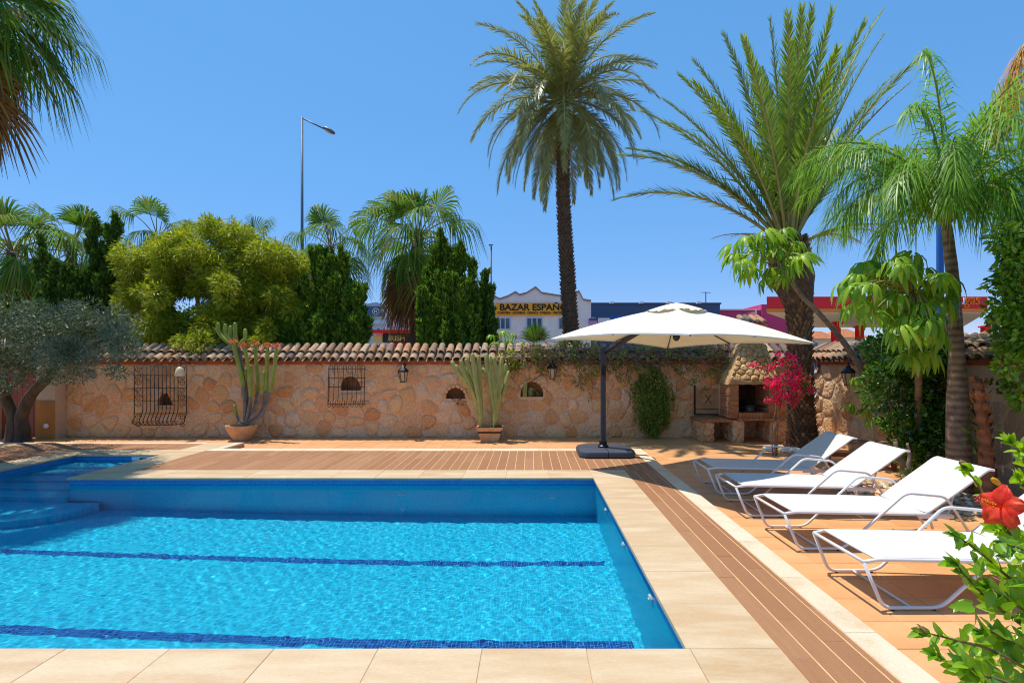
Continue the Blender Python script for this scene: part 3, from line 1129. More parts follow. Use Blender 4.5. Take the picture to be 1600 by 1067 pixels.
def fan(name, a0, bend, plen=.9, rad=1.0, nseg=34, droop=.3, mats=None, seed=0, spread=112, fold=.0):
    rg = np.random.default_rng(seed)
    K = 8
    t = np.linspace(0, 1, K)
    ang = np.radians(a0) - np.radians(bend) * t ** 1.5
    px_ = np.concatenate([[0], np.cumsum(np.cos(ang[:-1]))]) * plen / (K - 1)
    pz_ = np.concatenate([[0], np.cumsum(np.sin(ang[:-1]))]) * plen / (K - 1)
    mb_ = MB().tube([(px_[i], 0, pz_[i]) for i in range(K)], [.022 - .008 * t[i] for i in range(K)], 5, cap=False)
    V0, F0 = np.array(mb_.v), np.array(mb_.f)
    a = ang[-1] - .15
    T = np.array([math.cos(a), 0, math.sin(a)])
    N = np.array([-math.sin(a), 0, math.cos(a)])
    Sd = np.array([0, 1.0, 0])
    O = np.array([px_[-1], 0, pz_[-1]])
    V1, F1 = [], []
    dl = math.radians(2 * spread) / nseg
    for i in range(nseg):
        ph = -math.radians(spread) + (i + .5) * dl
        D = T * math.cos(ph) + Sd * math.sin(ph) + N * (.22 - .3 * abs(math.sin(ph)) + (.03 if i % 2 else -.03)) * 1.0
        D /= np.linalg.norm(D)
        Wv = -T * math.sin(ph) + Sd * math.cos(ph)
        r = rad * (.80 + .2 * math.cos(ph)) * rg.uniform(.92, 1.05)
        dn = np.array([0, 0, -1.0]) * droop * rg.uniform(.7, 1.35)
        st_ = [(.04, dl * .5, 0), (.5, dl * .5, .04), (.75, dl * .26, .28), (1.0, dl * .03, .95)]
        o = len(V1)
        for f, wd, dr in st_:
            c = O + D * r * f + dn * r * dr * f
            V1 += [c - Wv * wd * r * f, c + Wv * wd * r * f]
        for k in range(3):
            F1.append((o + 2 * k, o + 2 * k + 1, o + 2 * k + 3, o + 2 * k + 2))
    V, F = merge_np([(V0, F0), (np.array(V1), np.array(F1))])
    mi = np.concatenate([np.zeros(len(F0)), np.ones(len(F1))])
    return npmesh(name, V, F, mats, mi=mi)


def put_frond(me, par, z, az, sc=1.0, name='frond', off=.0, tilt=0.0):
    a = math.radians(az)
    return inst(name, me, par, (off * math.cos(a), off * math.sin(a), z), (tilt, 0, a), sc)


def scaly_trunk(par, pts, radii, rows, around, scale=1.0, mat=m_boot, name='leaf_bases', size=.09):
    """overlapping leaf-base scales on a palm trunk"""
    path = smoothpath(pts, 6)
    rr = np.interp(np.linspace(0, 1, len(path)), np.linspace(0, 1, len(radii)), radii)
    mb_ = MB()
    for j in range(rows):
        f = (j + .5) / rows * (len(path) - 1)
        i = min(int(f), len(path) - 2)
        p = path[i].lerp(path[i + 1], f - i)
        d = (path[i + 1] - path[i]).normalized()
        r = lerp(rr[i], rr[i + 1], f - i)
        s, u = frame(d)
        for k in range(around):
            a = 2 * math.pi * (k + .5 * (j % 2)) / around + R.uniform(-.08, .08)
            o = s * math.cos(a) + u * math.sin(a)
            tn = d.cross(o)
            h = size * R.uniform(.8, 1.2)
            wd = 2 * math.pi * r / around * .48
            b = p + o * (r - .02)
            tip = p + o * (r + h * R.uniform(.3, .6)) + d * h * R.uniform(.5, .9)
            vs = [b - tn * wd - d * h * .5, b + tn * wd - d * h * .5, b + tn * wd * .8 + d * h * .3, b - tn * wd * .8 + d * h * .3, tip + tn * wd * .5, tip - tn * wd * .5]
            mb_.add(vs, [(0, 1, 4, 5), (1, 2, 4), (3, 5, 4, 2), (0, 5, 3)])
    return mb_.build(name, mat, par)


# ---- tall date palm beyond the wall
dp0 = P(893, 566, 15.0)
date = empty('date_palm', (dp0.x, 15.0, ZO), label='tall slender date palm rising behind the wall left of the parasol', cat='palm tree')
dz = 8.75 - ZO
dx = P(880, 165, 15.0).x - dp0.x
tpts = [(0, 0, 0), (.02, 0, 2.0), (-.1, 0, 4.2), (-.22, 0, 6.5), (dx, 0, dz)]
MB().tube(smoothpath(tpts, 6), [.235 - .0045 * i for i in range(25)], 14).build('trunk', m_palmbark, date, True)
scaly_trunk(date, tpts, [.232, .215, .2, .175, .15], 92, 13, size=.075, mat=m_palmbark)
mats_d = [m_rachis, m_date]
DV = [pinnate('date_frond', 3.0, a, b, 96, .40, .03, .10, .35, mats_d, seed=i) for i, (a, b) in enumerate(
    [(86, 30), (76, 48), (66, 62), (56, 74), (46, 82), (36, 88), (24, 92), (12, 92), (0, 86), (-14, 74), (-28, 60), (-42, 44)])]
for i in range(76):
    k = i / 75
    me = DV[min(int(k * 12), 11)]
    put_frond(me, date, dz, i * 137.5 + R.uniform(-12, 12), R.uniform(.86, 1.08) * (1.0 if k > .15 else .92), off=.08).location.x += dx
for i in range(10):
    o = put_frond(DV[11], date, dz - .25, i * 36 + R.uniform(-9, 9), R.uniform(.75, .95), 'hanging_frond', off=.1)
    o.location.x += dx

# ---- canary palm in the corner, stout scaly trunk, upright fronds
cp = P(1250, 566, 11.6)
canary = empty('canary_palm', (cp.x, 11.6, ZT), label='young palm with stout scaly trunk and upright fronds in the terrace corner', cat='palm tree')
ctop = 4.35
cdx = P(1232, 370, 11.6).x - cp.x
cpts = [(.06, 0, 0), (.02, 0, .8), (-.0, 0, 1.7), (-.02, 0, 2.9), (cdx * .8, 0, 3.7), (cdx, 0, ctop)]
MB().tube(smoothpath(cpts, 6), [.33, .31, .29, .27, .26, .25, .24, .24, .235, .235, .23, .23, .225, .225, .225, .225, .23, .24, .26, .29, .33, .37, .42, .43, .42, .4, .36, .3, .22, .14, .08], 16).build('trunk', m_palmbark, canary, True)
scaly_trunk(canary, cpts, [.33, .26, .235, .225, .225, .26, .37, .40, .30], 62, 19, size=.10)
mats_c = [m_rachis, m_canary]
for i, (az, a0, be, ln) in enumerate([(8, 77, 22, 5.5), (60, 88, 12, 4.6), (180, 89, 6, 4.7), (176, 84, 12, 4.4), (172, 74, 20, 4.4), (166, 64, 24, 4.1),
                                     (170, 52, 48, 4.1), (163, 44, 58, 3.9), (0, 80, 22, 3.9), (350, 68, 30, 3.9), (20, 58, 40, 3.7), (270, 86, 18, 4.4), (245, 80, 24, 4.2),
                                     (300, 80, 26, 4.1), (225, 72, 30, 4.0), (320, 70, 36, 3.9), (95, 84, 18, 4.4), (120, 74, 28, 4.2), (70, 72, 30, 4.2), (150, 66, 34, 4.0), (40, 66, 34, 4.0), (265, 70, 40, 3.6), (185, 80, 16, 4.5), (178, 70, 26, 4.2), (172, 60, 34, 4.2), (5, 70, 28, 4.4), (352, 76, 20, 4.6), (15, 62, 38, 4.0), (200, 68, 36, 3.8), (255, 82, 20, 4.3), (285, 84, 20, 4.3), (168, 54, 44, 4.0)]):
    me = pinnate('canary_frond', ln, a0, be, 110, .48, .035, .06, .28, mats_c, base=.16, rr=.034, alpha=(50, 22), seed=40 + i)
    o = put_frond(me, canary, ctop - .1, az, 1.0, off=.1)
    o.location.x += cdx
me = pinnate('dry_stalk', 1.9, 28, 50, 40, .3, .012, .5, .5, [m_rachis, m_gold], seed=77)
for az, s in ((0, 1.0), (12, .8), (350, 1.1), (175, .75), (190, .6), (20, 1.0), (335, .9)):
    o = put_frond(me, canary, ctop - .12, az, s, 'dry_flower_stalk', off=.2)
    o.location.x += cdx

# ---- queen palm with ringed trunk by the side wall
qp = P(1497, 566, 7.75)
queen = empty('queen_palm', (qp.x, 7.75, ZT), label='queen palm with ringed pale trunk and drooping feathery fronds by the side wall', cat='palm tree')
qtop = P(1480, 345, 7.75).z - ZT
qdx = P(1478, 345, 7.75).x - qp.x
MB().tube(smoothpath([(.02, 0, 0), (0, 0, .9), (-.02, 0, 1.9), (-.06, 0, 2.8), (qdx, 0, qtop)], 6), [.165, .16, .155, .152, .15, .146, .142, .138, .132, .124, .115, .105, .095, .09, .086, .083, .08, .078, .08, .075, .075, .07, .07, .065, .05], 14).build('trunk', m_ringbark, queen, True)
mats_q = [m_rachis, m_queen]
for i in range(26):
    az = i * 137.5 + R.uniform(-12, 12)
    k = (i % 10) / 9
    a0, be, ln = lerp(88, 52, k) + R.uniform(-5, 5), lerp(112, 138, k) + R.uniform(-8, 8), lerp(2.9, 2.1, k) * R.uniform(.92, 1.08)
    me = pinnate('queen_frond', ln, a0, be, 100, .50, .019, .70, .9, mats_q, base=.14, rr=.015, alpha=(60, 34), seed=90 + i)
    o = put_frond(me, queen, qtop - .05, az, 1.0, off=.04)
    o.location.x += qdx
for i, (az, a0, be, ln) in enumerate([(235, 48, 120, 1.7), (262, 40, 118, 1.6), (285, 46, 122, 1.7), (215, 58, 130, 2.0), (310, 56, 128, 1.9), (192, 46, 116, 2.0), (340, 42, 110, 1.9), (178, 62, 108, 2.6)]):
    me = pinnate('queen_frond', ln, a0, be, 90, .56, .021, .8, .9, mats_q, base=.12, rr=.014, alpha=(60, 34), seed=190 + i)
    o = put_frond(me, queen, qtop - .03, az, 1.0, off=.03)
    o.location.x += qdx
# a spent golden frond hanging in from beyond the frame
me = pinnate('spent_frond', 1.7, -62, 28, 60, .34, .014, .9, .9, [m_rachis, m_gold], base=.05, seed=131)
hp = P(1600, 62, 7.4)
spent = empty('hanging_flower_stalk', (hp.x + .05, 7.4, hp.z), label='golden dry palm flower stalk hanging at the top corner of the picture', cat='palm frond')
for az, s in ((180, .85), (200, .7), (160, .75), (90, .7), (270, .7)):
    put_frond(me, spent, 0, az, s, 'strand')

# blue pole behind the queen palm
bp = P(1469, 566, 16.0)
pole = MB().tube([(0, 0, 0), (0, 0, P(0, 325, 16).z - ZO)], .095, 12).build('blue_pole', MAT('blue_paint', srgb(30, 96, 176), rough=.45), None, 40, loc=(bp.x, 16, ZO))
tag(pole, 'plain blue painted pole standing behind the queen palm', 'pole')


# ---- fan palms beyond the wall
FV = [fan('fan_leaf', a, b, p, r, 32, dr, [m_petiole, m_fan], seed=i, spread=92) for i, (a, b, p, r, dr) in enumerate(
    [(86, 6, .8, 1.0, .3), (72, 18, .95, 1.05, .5), (58, 30, 1.05, 1.05, .7), (42, 42, 1.1, 1.05, .9), (24, 50, 1.1, 1.0, 1.0), (4, 52, 1.05, 1.0, 1.0), (-18, 46, 1.0, 1.0, .9)])]
FD = [fan('dry_fan_leaf', a, b, p, r, 26, dr, [m_fandry, m_fandry], seed=20 + i, spread=80) for i, (a, b, p, r, dr) in enumerate(
    [(-40, 40, .8, 1.0, .6), (-62, 24, .8, 1.05, .5), (-76, 10, .9, 1.1, .3)])]


def fan_palm(px, py, d, label, n=26, dry=10, sc=1.0, group='fan palms behind the garden wall', az0=0, trunk=.16, low=7, fv=None):
    fv = fv or FV
    c = P(px, py, d)
    o = empty('fan_palm', (c.x, d, ZO), label=label, cat='palm tree', group=group)
    h = c.z - ZO
    MB().tube(smoothpath([(R.uniform(-.15, .15), 0, 0), (R.uniform(-.1, .1), 0, h * .5), (0, 0, h)], 5), [trunk * (1.25 - .03 * k) for k in range(11)], 10).build('trunk', m_palmbark, o, True)
    for i in range(n):
        k = i / (n - 1)
        put_frond(fv[min(int(k * low), 6)], o, h + .1 - .2 * k, az0 + i * 137.5 + R.uniform(-15, 15), sc * R.uniform(.85, 1.1), 'leaf', off=.06, tilt=R.uniform(-.6, .6))
    for i in range(dry):
        put_frond(FD[i % 3], o, h - .15 - .9 * sc * (i / max(dry, 1)), az0 + i * 137.5, sc * R.uniform(.8, 1.1), 'dry_leaf', off=.1, tilt=R.uniform(-.3, .3))
    return o


fan_palm(652, 372, 19.5, 'large fan palm with long brown skirt of dead leaves behind the wall', 24, 32, 1.2, az0=10, trunk=.2)
fan_palm(516, 385, 21.5, 'fan palm showing its upper leaves above the conifers beside the street lamp', 17, 12, .98, az0=50)
fan_palm(396, 392, 22.5, 'fan palm whose top peeks above the right side of the yellow tree', 11, 8, .9, az0=80)
fan_palm(246, 372, 22, 'fan palm whose upright leaves rise above the left side of the yellow tree', 11, 10, 1.0, az0=25)
fan_palm(112, 392, 21, 'fan palm half hidden between the two dark junipers', 18, 20, 1.12, az0=130)
fan_palm(18, 395, 19, 'fan palm at the picture edge above the olive tree', 20, 30, 1.15, az0=200)
# near one whose head hangs in at the top of the picture
FVN = [fan('fan_leaf', a, b, p, r, 36, dr, [m_petiole, m_fan], seed=70 + i, spread=104) for i, (a, b, p, r, dr) in enumerate(
    [(80, 10, .9, 1.1, .2), (62, 24, 1.0, 1.1, .3), (46, 34, 1.05, 1.1, .4), (28, 40, 1.1, 1.1, .5), (10, 40, 1.1, 1.1, .55), (-10, 36, 1.05, 1.05, .6), (-30, 30, 1.0, 1.0, .6)])]
big = fan_palm(-50, 12, 9.6, 'big fan palm hanging into the top corner over the olive tree', 46, 14, .92, group=None, az0=5, trunk=.26, fv=FVN)


# ------------------------------------------------------------------ broadleaf and conifer crowns
def spindle(lobes, dens, length, width, mat, name, lean=.5):
    """upright conifer lobes: (top point, base point, radius)"""
    Ps, Ds = [], []
    for top, bot, r in lobes:
        top, bot = np.array(top), np.array(bot)
        Lh = np.linalg.norm(top - bot)
        n = int(dens * Lh * max(r, .05) / .38)
        t = RNG.random(n) ** .85
        prof = np.interp(t, [0, .12, .35, .7, 1], [.55, .85, 1, .62, .06])
        # lumpy surface
        a = RNG.uniform(0, 2 * math.pi, n)
        lump = .78 + .30 * np.sin(a * 3 + t * 19 + r * 50) * np.sin(t * 31 + a * 2)
        rad = r * prof * lump * RNG.uniform(.55, 1.05, n)
        ax = bot + (top - bot) * t[:, None]
        o = np.stack([np.cos(a), np.sin(a), 0 * a], 1)
        p = ax + o * rad[:, None]
        d = o * .55 + np.array([0, 0, 1.0]) + RNG.normal(size=(n, 3)) * lean * .6
        d /= np.linalg.norm(d, axis=1, keepdims=True)
        Ps.append(p)
        Ds.append(d)
    V, F = leaf_quads(np.concatenate(Ps), np.concatenate(Ds), length, width)
    return npmesh(name, V, F, mat)


def conifer(name, lobes_px, d, label, mat, dens=2600, length=.15, width=.055, group=None):
    """lobes_px: (top x, top y, base x, base y, radius px)"""
    bx = np.mean([l[2] for l in lobes_px])
    o = P(bx, 566, d)
    root = empty(name, (o.x, d, ZO), label=label, cat='conifer', group=group)
    lob = []
    tr = MB()
    for k, (tx, ty, x0, y0, r) in enumerate(lobes_px):
        dd = d + R.uniform(-.5, .5)
        t = P(tx, ty, dd) - Vector((o.x, d, ZO))
        b = P(x0, y0, dd) - Vector((o.x, d, ZO))
        rm = r / F_PX * d
        lob.append((t, b, rm))
        tr.tube(smoothpath([(0, 0, .0), (b.x * .6, b.y * .6, b.z * .6), b, b.lerp(t, .7)], 4), [.09 - .006 * i for i in range(13)], 6)
        # upright finger-like sprays all round the lobe
        lob[-1] = (t, b, rm * .5)
        for s in range(int(14 + r * 1.1)):
            f = R.random() ** 1.1 * .92
            c = b.lerp(t, f)
            a = R.uniform(0, 6.28)
            pr_ = float(np.interp(f, [0, .3, .75, 1], [1.0, 1.15, .75, .25])) * R.uniform(.45, 1.25)
            e = c + Vector((math.cos(a), math.sin(a), 0)) * rm * pr_
            hh_ = rm * R.uniform(.8, 2.1) * (1.15 - .4 * f)
            lob.append((e + Vector((math.cos(a) * hh_ * .28, math.sin(a) * hh_ * .28, hh_)), e - Vector((0, 0, hh_ * .4)), rm * R.uniform(.13, .25)))
    tr.build('trunk', m_bark, root, True)
    inst('foliage', spindle(lob, dens, length, width, mat, 'foliage'), root)
    return root


conifer('cypress', [(462, 490, 462, 550, 16), (446, 508, 446, 550, 14), (486, 500, 486, 550, 16)], 14.6, 'low bushy cypress just above the wall tiles right of the yellow tree', m_cypress, group='conifers behind the garden wall')
conifer('juniper', [(62, 370, 86, 480, 9), (96, 416, 108, 500, 14), (126, 432, 124, 515, 15), (40, 476, 55, 545, 18), (92, 458, 92, 545, 20)], 15.5, 'dark twisted juniper with one leaning spire above the olive crown', m_juniper, group='conifers behind the garden wall')
conifer('juniper', [(180, 336, 173, 480, 9), (148, 346, 146, 470, 9), (163, 420, 160, 520, 15), (190, 458, 186, 545, 16), (138, 452, 142, 545, 16)], 16.0, 'dark juniper with twin tall spires beside the yellow tree', m_juniper, group='conifers behind the garden wall')
conifer('cypress', [(498, 388, 502, 545, 15), (538, 402, 533, 545, 16), (562, 456, 556, 548, 13), (474, 462, 480, 548, 15), (516, 452, 518, 548, 18), (546, 440, 545, 548, 14)], 15.0, 'bushy dark cypress clump left of the large fan palm', m_cypress, group='conifers behind the garden wall')
conifer('cypress', [(688, 366, 690, 545, 13), (716, 390, 712, 545, 14), (738, 408, 734, 545, 10), (660, 452, 668, 548, 11), (698, 440, 700, 548, 17), (724, 440, 722, 548, 13), (674, 410, 678, 548, 11)], 14.8, 'bushy cypress clump standing right in front of the large fan palm', m_cypress, group='conifers behind the garden wall')
conifer('cypress', [(758, 428, 757, 548, 10), (766, 455, 764, 548, 8)], 15.6, 'slim cypress next to the white bazaar building', m_juniper, group='conifers behind the garden wall')

# yellow-green tree
yt0 = P(340, 566, 15.2)
yt = empty('yellow_green_tree', (yt0.x, 15.2, ZO), label='broad yellow green tree with fine hanging leaves behind the wall', cat='tree')
cl = []
for cx, cy, rx, ry in ((335, 398, 62, 46), (285, 420, 60, 50), (240, 430, 46, 44), (385, 425, 60, 50), (430, 440, 48, 46), (455, 470, 30, 40), (300, 480, 90, 56), (400, 495, 70, 50), (225, 490, 40, 50), (340, 520, 120, 32), (440, 520, 45, 30), (210, 405, 22, 18)):
    for k in range(int(rx * ry / 105)):
        a, r_ = R.uniform(0, 6.28), R.uniform(.3, 1) ** .5
        dd = 15.2 + R.uniform(-1, 1) * rx / 57 * .8
        c = P(cx + rx * r_ * math.cos(a), cy + ry * r_ * math.sin(a), dd) - Vector((yt0.x, 15.2, ZO))
        cl.append((tuple(c), (R.uniform(.22, .42), R.uniform(.22, .4), R.uniform(.18, .36))))
for k in range(90):
    a = R.uniform(math.pi * .95, math.pi * 2.05)
    c = P(337 + 148 * R.uniform(.85, 1.06) * math.cos(a), 465 + 112 * R.uniform(.88, 1.08) * math.sin(a), 15.2 + R.uniform(-.6, .6)) - Vector((yt0.x, 15.2, ZO))
    cl.append((tuple(c), (R.uniform(.07, .16), R.uniform(.07, .16), R.uniform(.08, .2))))
inst('crown', cloud(cl, 420, .14, .028, m_yellowleaf, 'crown', up=-.1, down=.35, spread=.5, shell=.25), yt)
tr = MB()
for tx, ty in ((300, 420), (350, 400), (400, 440), (250, 450), (430, 480)):
    e = P(tx, ty, 15.2) - Vector((yt0.x, 15.2, ZO))
    tr.tube(smoothpath([(0, 0, 0), (e.x * .15, R.uniform(-.2, .2), e.z * .35), (e.x * .6, R.uniform(-.3, .3), e.z * .7), e], 4), [.13 - .0085 * i for i in range(13)], 7)
tr.build('trunk', m_bark, yt, True)

uh = empty('hedge_shrub', (yt0.x, 16.4, ZO), label='dark shrubbery filling the gap under the yellow tree behind the wall', cat='shrub')
cl = []
for k in range(150):
    c = P(R.uniform(150, 555), R.uniform(486, 560), 16.4 + R.uniform(-.4, .4)) - Vector((yt0.x, 16.4, ZO))
    cl.append((tuple(c), R.uniform(.22, .4)))
inst('crown', cloud(cl, 150, .11, .045, m_ficus, 'crown', spread=.7, shell=.3), uh)
MB().tube([(0, 0, 0), (0, 0, 1.4)], .06, 7).build('trunk', m_bark, uh)

# olive tree by the door
ol = P(27, 566, 12.35)
olive = empty('olive_tree', (ol.x, 12.35, ZT), label='old olive tree with twin trunk and wide silvery crown by the door', cat='olive tree')
O3 = Vector((ol.x, 12.35, ZT))
tr = MB()
q = lambda px, py, d: P(px, py, d) - O3
tr.tube(smoothpath([(-.1, 0, 0), (-.08, 0, .35), (-.1, 0, .62), q(8, 620, 12.2), q(4, 590, 11.9)], 4), [.2, .17, .15, .145, .14, .135, .13, .13, .12, .12, .11, .11, .1, .1, .09, .08, .07], 10)
tr.tube(smoothpath([(.13, 0, 0), (.12, 0, .35), (.1, 0, .6), q(48, 618, 12.2), q(76, 588, 11.8), q(96, 560, 11.3), q(120, 540, 10.8)], 4), [.19, .17, .15, .145, .14, .135, .13, .13, .125, .12, .115, .11, .105, .1, .1, .095, .09, .085, .08, .075, .07, .06, .055, .05, .045], 10)
tr.tube(smoothpath([q(10, 612, 12.2), q(35, 585, 11.6), q(50, 555, 11.0)], 4), [.08 - .005 * i for i in range(9)], 8)
tr.tube(smoothpath([q(6, 600, 12), q(-40, 560, 11.4), q(-80, 520, 11)], 4), [.08 - .005 * i for i in range(9)], 8)
tr.tube(smoothpath([q(96, 560, 11.3), q(150, 535, 10.6), q(190, 528, 10.2)], 4), [.055 - .004 * i for i in range(9)], 6)
tr.build('trunk', m_olivebark, olive, True)
cl = []
for cx, cy, d, rx, ry in ((20, 530, 11.2, 90, 46), (90, 520, 10.9, 80, 44), (150, 530, 10.6, 55, 42), (188, 534, 10.4, 30, 30), (-50, 530, 11.2, 60, 50), (60, 560, 10.6, 90, 34), (130, 565, 10.2, 70, 26), (40, 500, 11.6, 100, 26), (130, 502, 11.2, 70, 24), (205, 522, 10.6, 14, 16), (0, 585, 10.8, 50, 24)):
    for k in range(int(rx * ry / 125)):
        a, r_ = R.uniform(0, 6.28), R.uniform(.15, 1.1) ** .5
        c = P(cx + rx * r_ * math.cos(a), cy + ry * r_ * math.sin(a), d + R.uniform(-1.1, .9)) - O3
        cl.append((tuple(c), (R.uniform(.12, .3), R.uniform(.12, .3), R.uniform(.08, .2))))
inst('crown', cloud(cl, 330, .085, .02, m_olive, 'crown', up=.35, spread=.55, shell=.1), olive)

# bright ficus at the right edge
fb = P(1592, 566, 6.7)
fic = empty('ficus_tree', (fb.x, 6.7, ZT), label='bright green leafy ficus filling the right edge above the side wall', cat='tree')
F3 = Vector((fb.x, 6.7, ZT))
cl = []
for cx, cy, rx, ry in ((1592, 390, 30, 60), (1585, 450, 36, 50), (1590, 510, 40, 40), (1592, 555, 34, 40), (1605, 600, 30, 36), (1630, 480, 60, 130), (1625, 360, 40, 60)):
    for k in range(int(rx * ry / 130)):
        a, r_ = R.uniform(0, 6.28), R.uniform(.1, 1) ** .5
        c = P(cx + rx * r_ * math.cos(a), cy + ry * r_ * math.sin(a), 6.7 + R.uniform(-.35, .35)) - F3
        cl.append((tuple(c), R.uniform(.1, .18)))
inst('crown', cloud(cl, 330, .085, .045, m_ficusb, 'crown', up=-.1, down=.4, spread=.6, shell=.3), fic)
tr = MB()
tr.tube(smoothpath([(.1, 0, 0), (.12, 0, 1.0), (.05, 0, 1.9), (.1, 0, 3.2)], 4), [.07 - .004 * i for i in range(13)], 8)
tr.build('trunk', m_bark, fic, True)

# dark ficus bush
fb = P(1428, 566, 8.7)
fic2 = empty('ficus_bush', (fb.x, 8.7, ZT), label='dense dark glossy bush in front of the side wall behind the loungers', cat='bush')
F3 = Vector((fb.x, 8.7, ZT))
cl = []
for cx, cy, rx, ry in ((1410, 550, 50, 46), (1455, 545, 40, 40), (1400, 600, 42, 40), (1450, 610, 44, 50), (1420, 650, 46, 40), (1460, 660, 36, 40), (1440, 695, 40, 26), (1380, 560, 26, 36), (1480, 600, 22, 60)):
    for k in range(int(rx * ry / 120)):
        a, r_ = R.uniform(0, 6.28), R.uniform(.1, 1) ** .5
        c = P(cx + rx * r_ * math.cos(a), cy + ry * r_ * math.sin(a), 8.7 + R.uniform(-.45, .45)) - F3
        cl.append((tuple(c), R.uniform(.13, .22)))
inst('crown', cloud(cl, 330, .085, .045, m_ficus, 'crown', up=.05, spread=.7, shell=.25), fic2)
tr = MB()
for k in range(4):
    tr.tube(smoothpath([(.1 * k - .15, 0, 0), (.12 * k - .2, R.uniform(-.1, .1), .5), (.25 * k - .4, 0, 1.2)], 4), [.05 - .004 * i for i in range(9)], 7)
tr.build('trunk', m_bark, fic2, True)


# ------------------------------------------------------------------ scheffleras
def whorl(name, n, ll, lw, seed):
    """umbrella leaf: n drooping leaflets round the end of a petiole at the origin"""
    rg = random.Random(seed)
    Vs, Fs = [], []
    for i in range(n):
        a = 2 * math.pi * i / n + rg.uniform(-.15, .15)
        dr = rg.uniform(.75, 1.25)
        l = ll * rg.uniform(.8, 1.1)
        o = len(Vs)
        dirx, diry = math.cos(a), math.sin(a)
        for t, wd, z in ((0, .1, 0), (.22, .5, .02), (.5, .95, -.12), (.78, .8, -.40), (1.0, .12, -.70)):
            rad = l * (.12 + .78 * t * (1 - .28 * t * dr))
            zz = z * l * dr
            wv = lw * wd / 2
            Vs.append((dirx * rad - diry * wv, diry * rad + dirx * wv, zz - .012 * wd))
            Vs.append((dirx * rad, diry * rad, zz + .008))
            Vs.append((dirx * rad + diry * wv, diry * rad - dirx * wv, zz - .012 * wd))
        for k in range(4):
            b = o + 3 * k
            Fs += [(b, b + 1, b + 4, b + 3), (b + 1, b + 2, b + 5, b + 4)]
    return npmesh(name, Vs, Fs, m_scheff, True)


WH = [whorl('leaf', 11, .40, .08, 1), whorl('leaf', 13, .44, .085, 2), whorl('leaf', 10, .36, .078, 3)]


def schefflera(root, base, leaves, d, sc=1.0):
    """leaves: photo pixels of the whorl centres, joined to 'base' by petioles"""
    o3 = root.location
    b = P(base[0], base[1], d) - o3
    for i, (x, y) in enumerate(leaves):
        c = P(x, y, d + R.uniform(-.45, .35)) - o3
        st_ = MB()
        st_.tube(smoothpath([b, b.lerp(c, .55) + Vector((0, 0, .1)), c], 4), [.012 - .0007 * k for k in range(9)], 5)
        lo = inst('leaf', WH[i % 3], root, c, (R.uniform(-.35, .35), R.uniform(-.35, .35), R.uniform(0, 6.28)), sc * R.uniform(.85, 1.15))
        st_.build('petiole', m_rachis, root, True)


d1 = 10.4
s1 = P(1378, 566, d1)
sch1 = empty('schefflera', (s1.x, d1, ZT), label='schefflera with a long leaning stem crossing in front of the scaly palm', cat='schefflera', group='umbrella plants in the corner')
o3 = sch1.location
MB().tube(smoothpath([(0.15, .1, 0), P(1390, 660, d1) - o3, P(1362, 606, d1) - o3, P(1322, 540, d1) - o3, P(1282, 492, d1) - o3, P(1252, 462, d1) - o3, P(1232, 432, d1) - o3, P(1215, 405, d1) - o3], 5),
          [.07 - .0011 * i for i in range(36)], 9).build('trunk', m_bark, sch1, True)
schefflera(sch1, (1215, 408), [(1165, 372), (1195, 362), (1225, 360), (1150, 398), (1185, 392), (1215, 390), (1245, 380), (1172, 420), (1205, 420), (1235, 415), (1252, 400), (1145, 385), (1222, 432), (1158, 408), (1190, 375), (1210, 372), (1240, 398), (1195, 438)], d1, .98)
schefflera(sch1, (1350, 600), [(1338, 590), (1352, 640), (1330, 632), (1362, 655)], d1, .6)
d2 = 7.3
s2 = P(1434, 566, d2)
sch2 = empty('schefflera', (s2.x, d2, ZT), label='broad schefflera spreading over the dark bush before the side wall', cat='schefflera', group='umbrella plants in the corner')
o3 = sch2.location
MB().tube(smoothpath([Vector((P(1436, 0, 8.7).x, 8.7, ZT)) - o3, P(1435, 640, 8.45) - o3, P(1435, 590, 7.95) - o3, P(1434, 520, 7.5) - o3, P(1425, 455, d2) - o3], 5), [.055 - .001 * i for i in range(21)], 9).build('trunk', m_bark, sch2, True)
schefflera(sch2, (1425, 458), [(1340, 430), (1365, 415), (1330, 455), (1400, 405), (1425, 398), (1360, 445), (1385, 435), (1410, 428), (1445, 420), (1466, 430), (1484, 436), (1345, 470), (1375, 470), (1400, 462), (1428, 455), (1455, 462), (1472, 468),
                               (1395, 495), (1420, 492), (1450, 500), (1410, 525), (1440, 530), (1465, 520), (1428, 548), (1320, 440), (1352, 410), (1385, 450), (1440, 475), (1405, 510), (1330, 478), (1362, 490), (1392, 478), (1432, 512), (1458, 492), (1476, 452), (1372, 425), (1412, 412), (1455, 445), (1340, 445), (1420, 556), (1445, 550)], d2, .86)

# little umbrella shrub and palm tuft behind the wall
d3 = 14.2
s3 = P(792, 566, d3)
sch3 = empty('schefflera', (s3.x, d3, ZO), label='small bright umbrella shrub just behind the wall top beside the slim cypress', cat='schefflera', group='umbrella plants in the corner')
sch3['group'] = 'umbrella plants by the walls'
MB().tube([(0, 0, 0), (0, 0, P(0, 540, d3).z - ZO)], .05, 8).build('trunk', m_bark, sch3)
schefflera(sch3, (792, 545), [(768, 524), (785, 518), (803, 522), (775, 535), (795, 532), (815, 536), (760, 540), (800, 545)], d3, .62)
s4 = P(836, 566, 14.3)
tuft = empty('palm_tuft', (s4.x, 14.3, ZO), label='small fan palm tuft just above the vines on the wall', cat='palm')
zt = P(0, 548, 14.3).z - ZO
MB().tube([(0, 0, 0), (0, 0, zt)], .09, 8).build('trunk', m_palmbark, tuft)
ft = fan('fan_leaf', 84, 8, .25, .55, 22, .05, [m_petiole, m_fan], seed=61, spread=75)
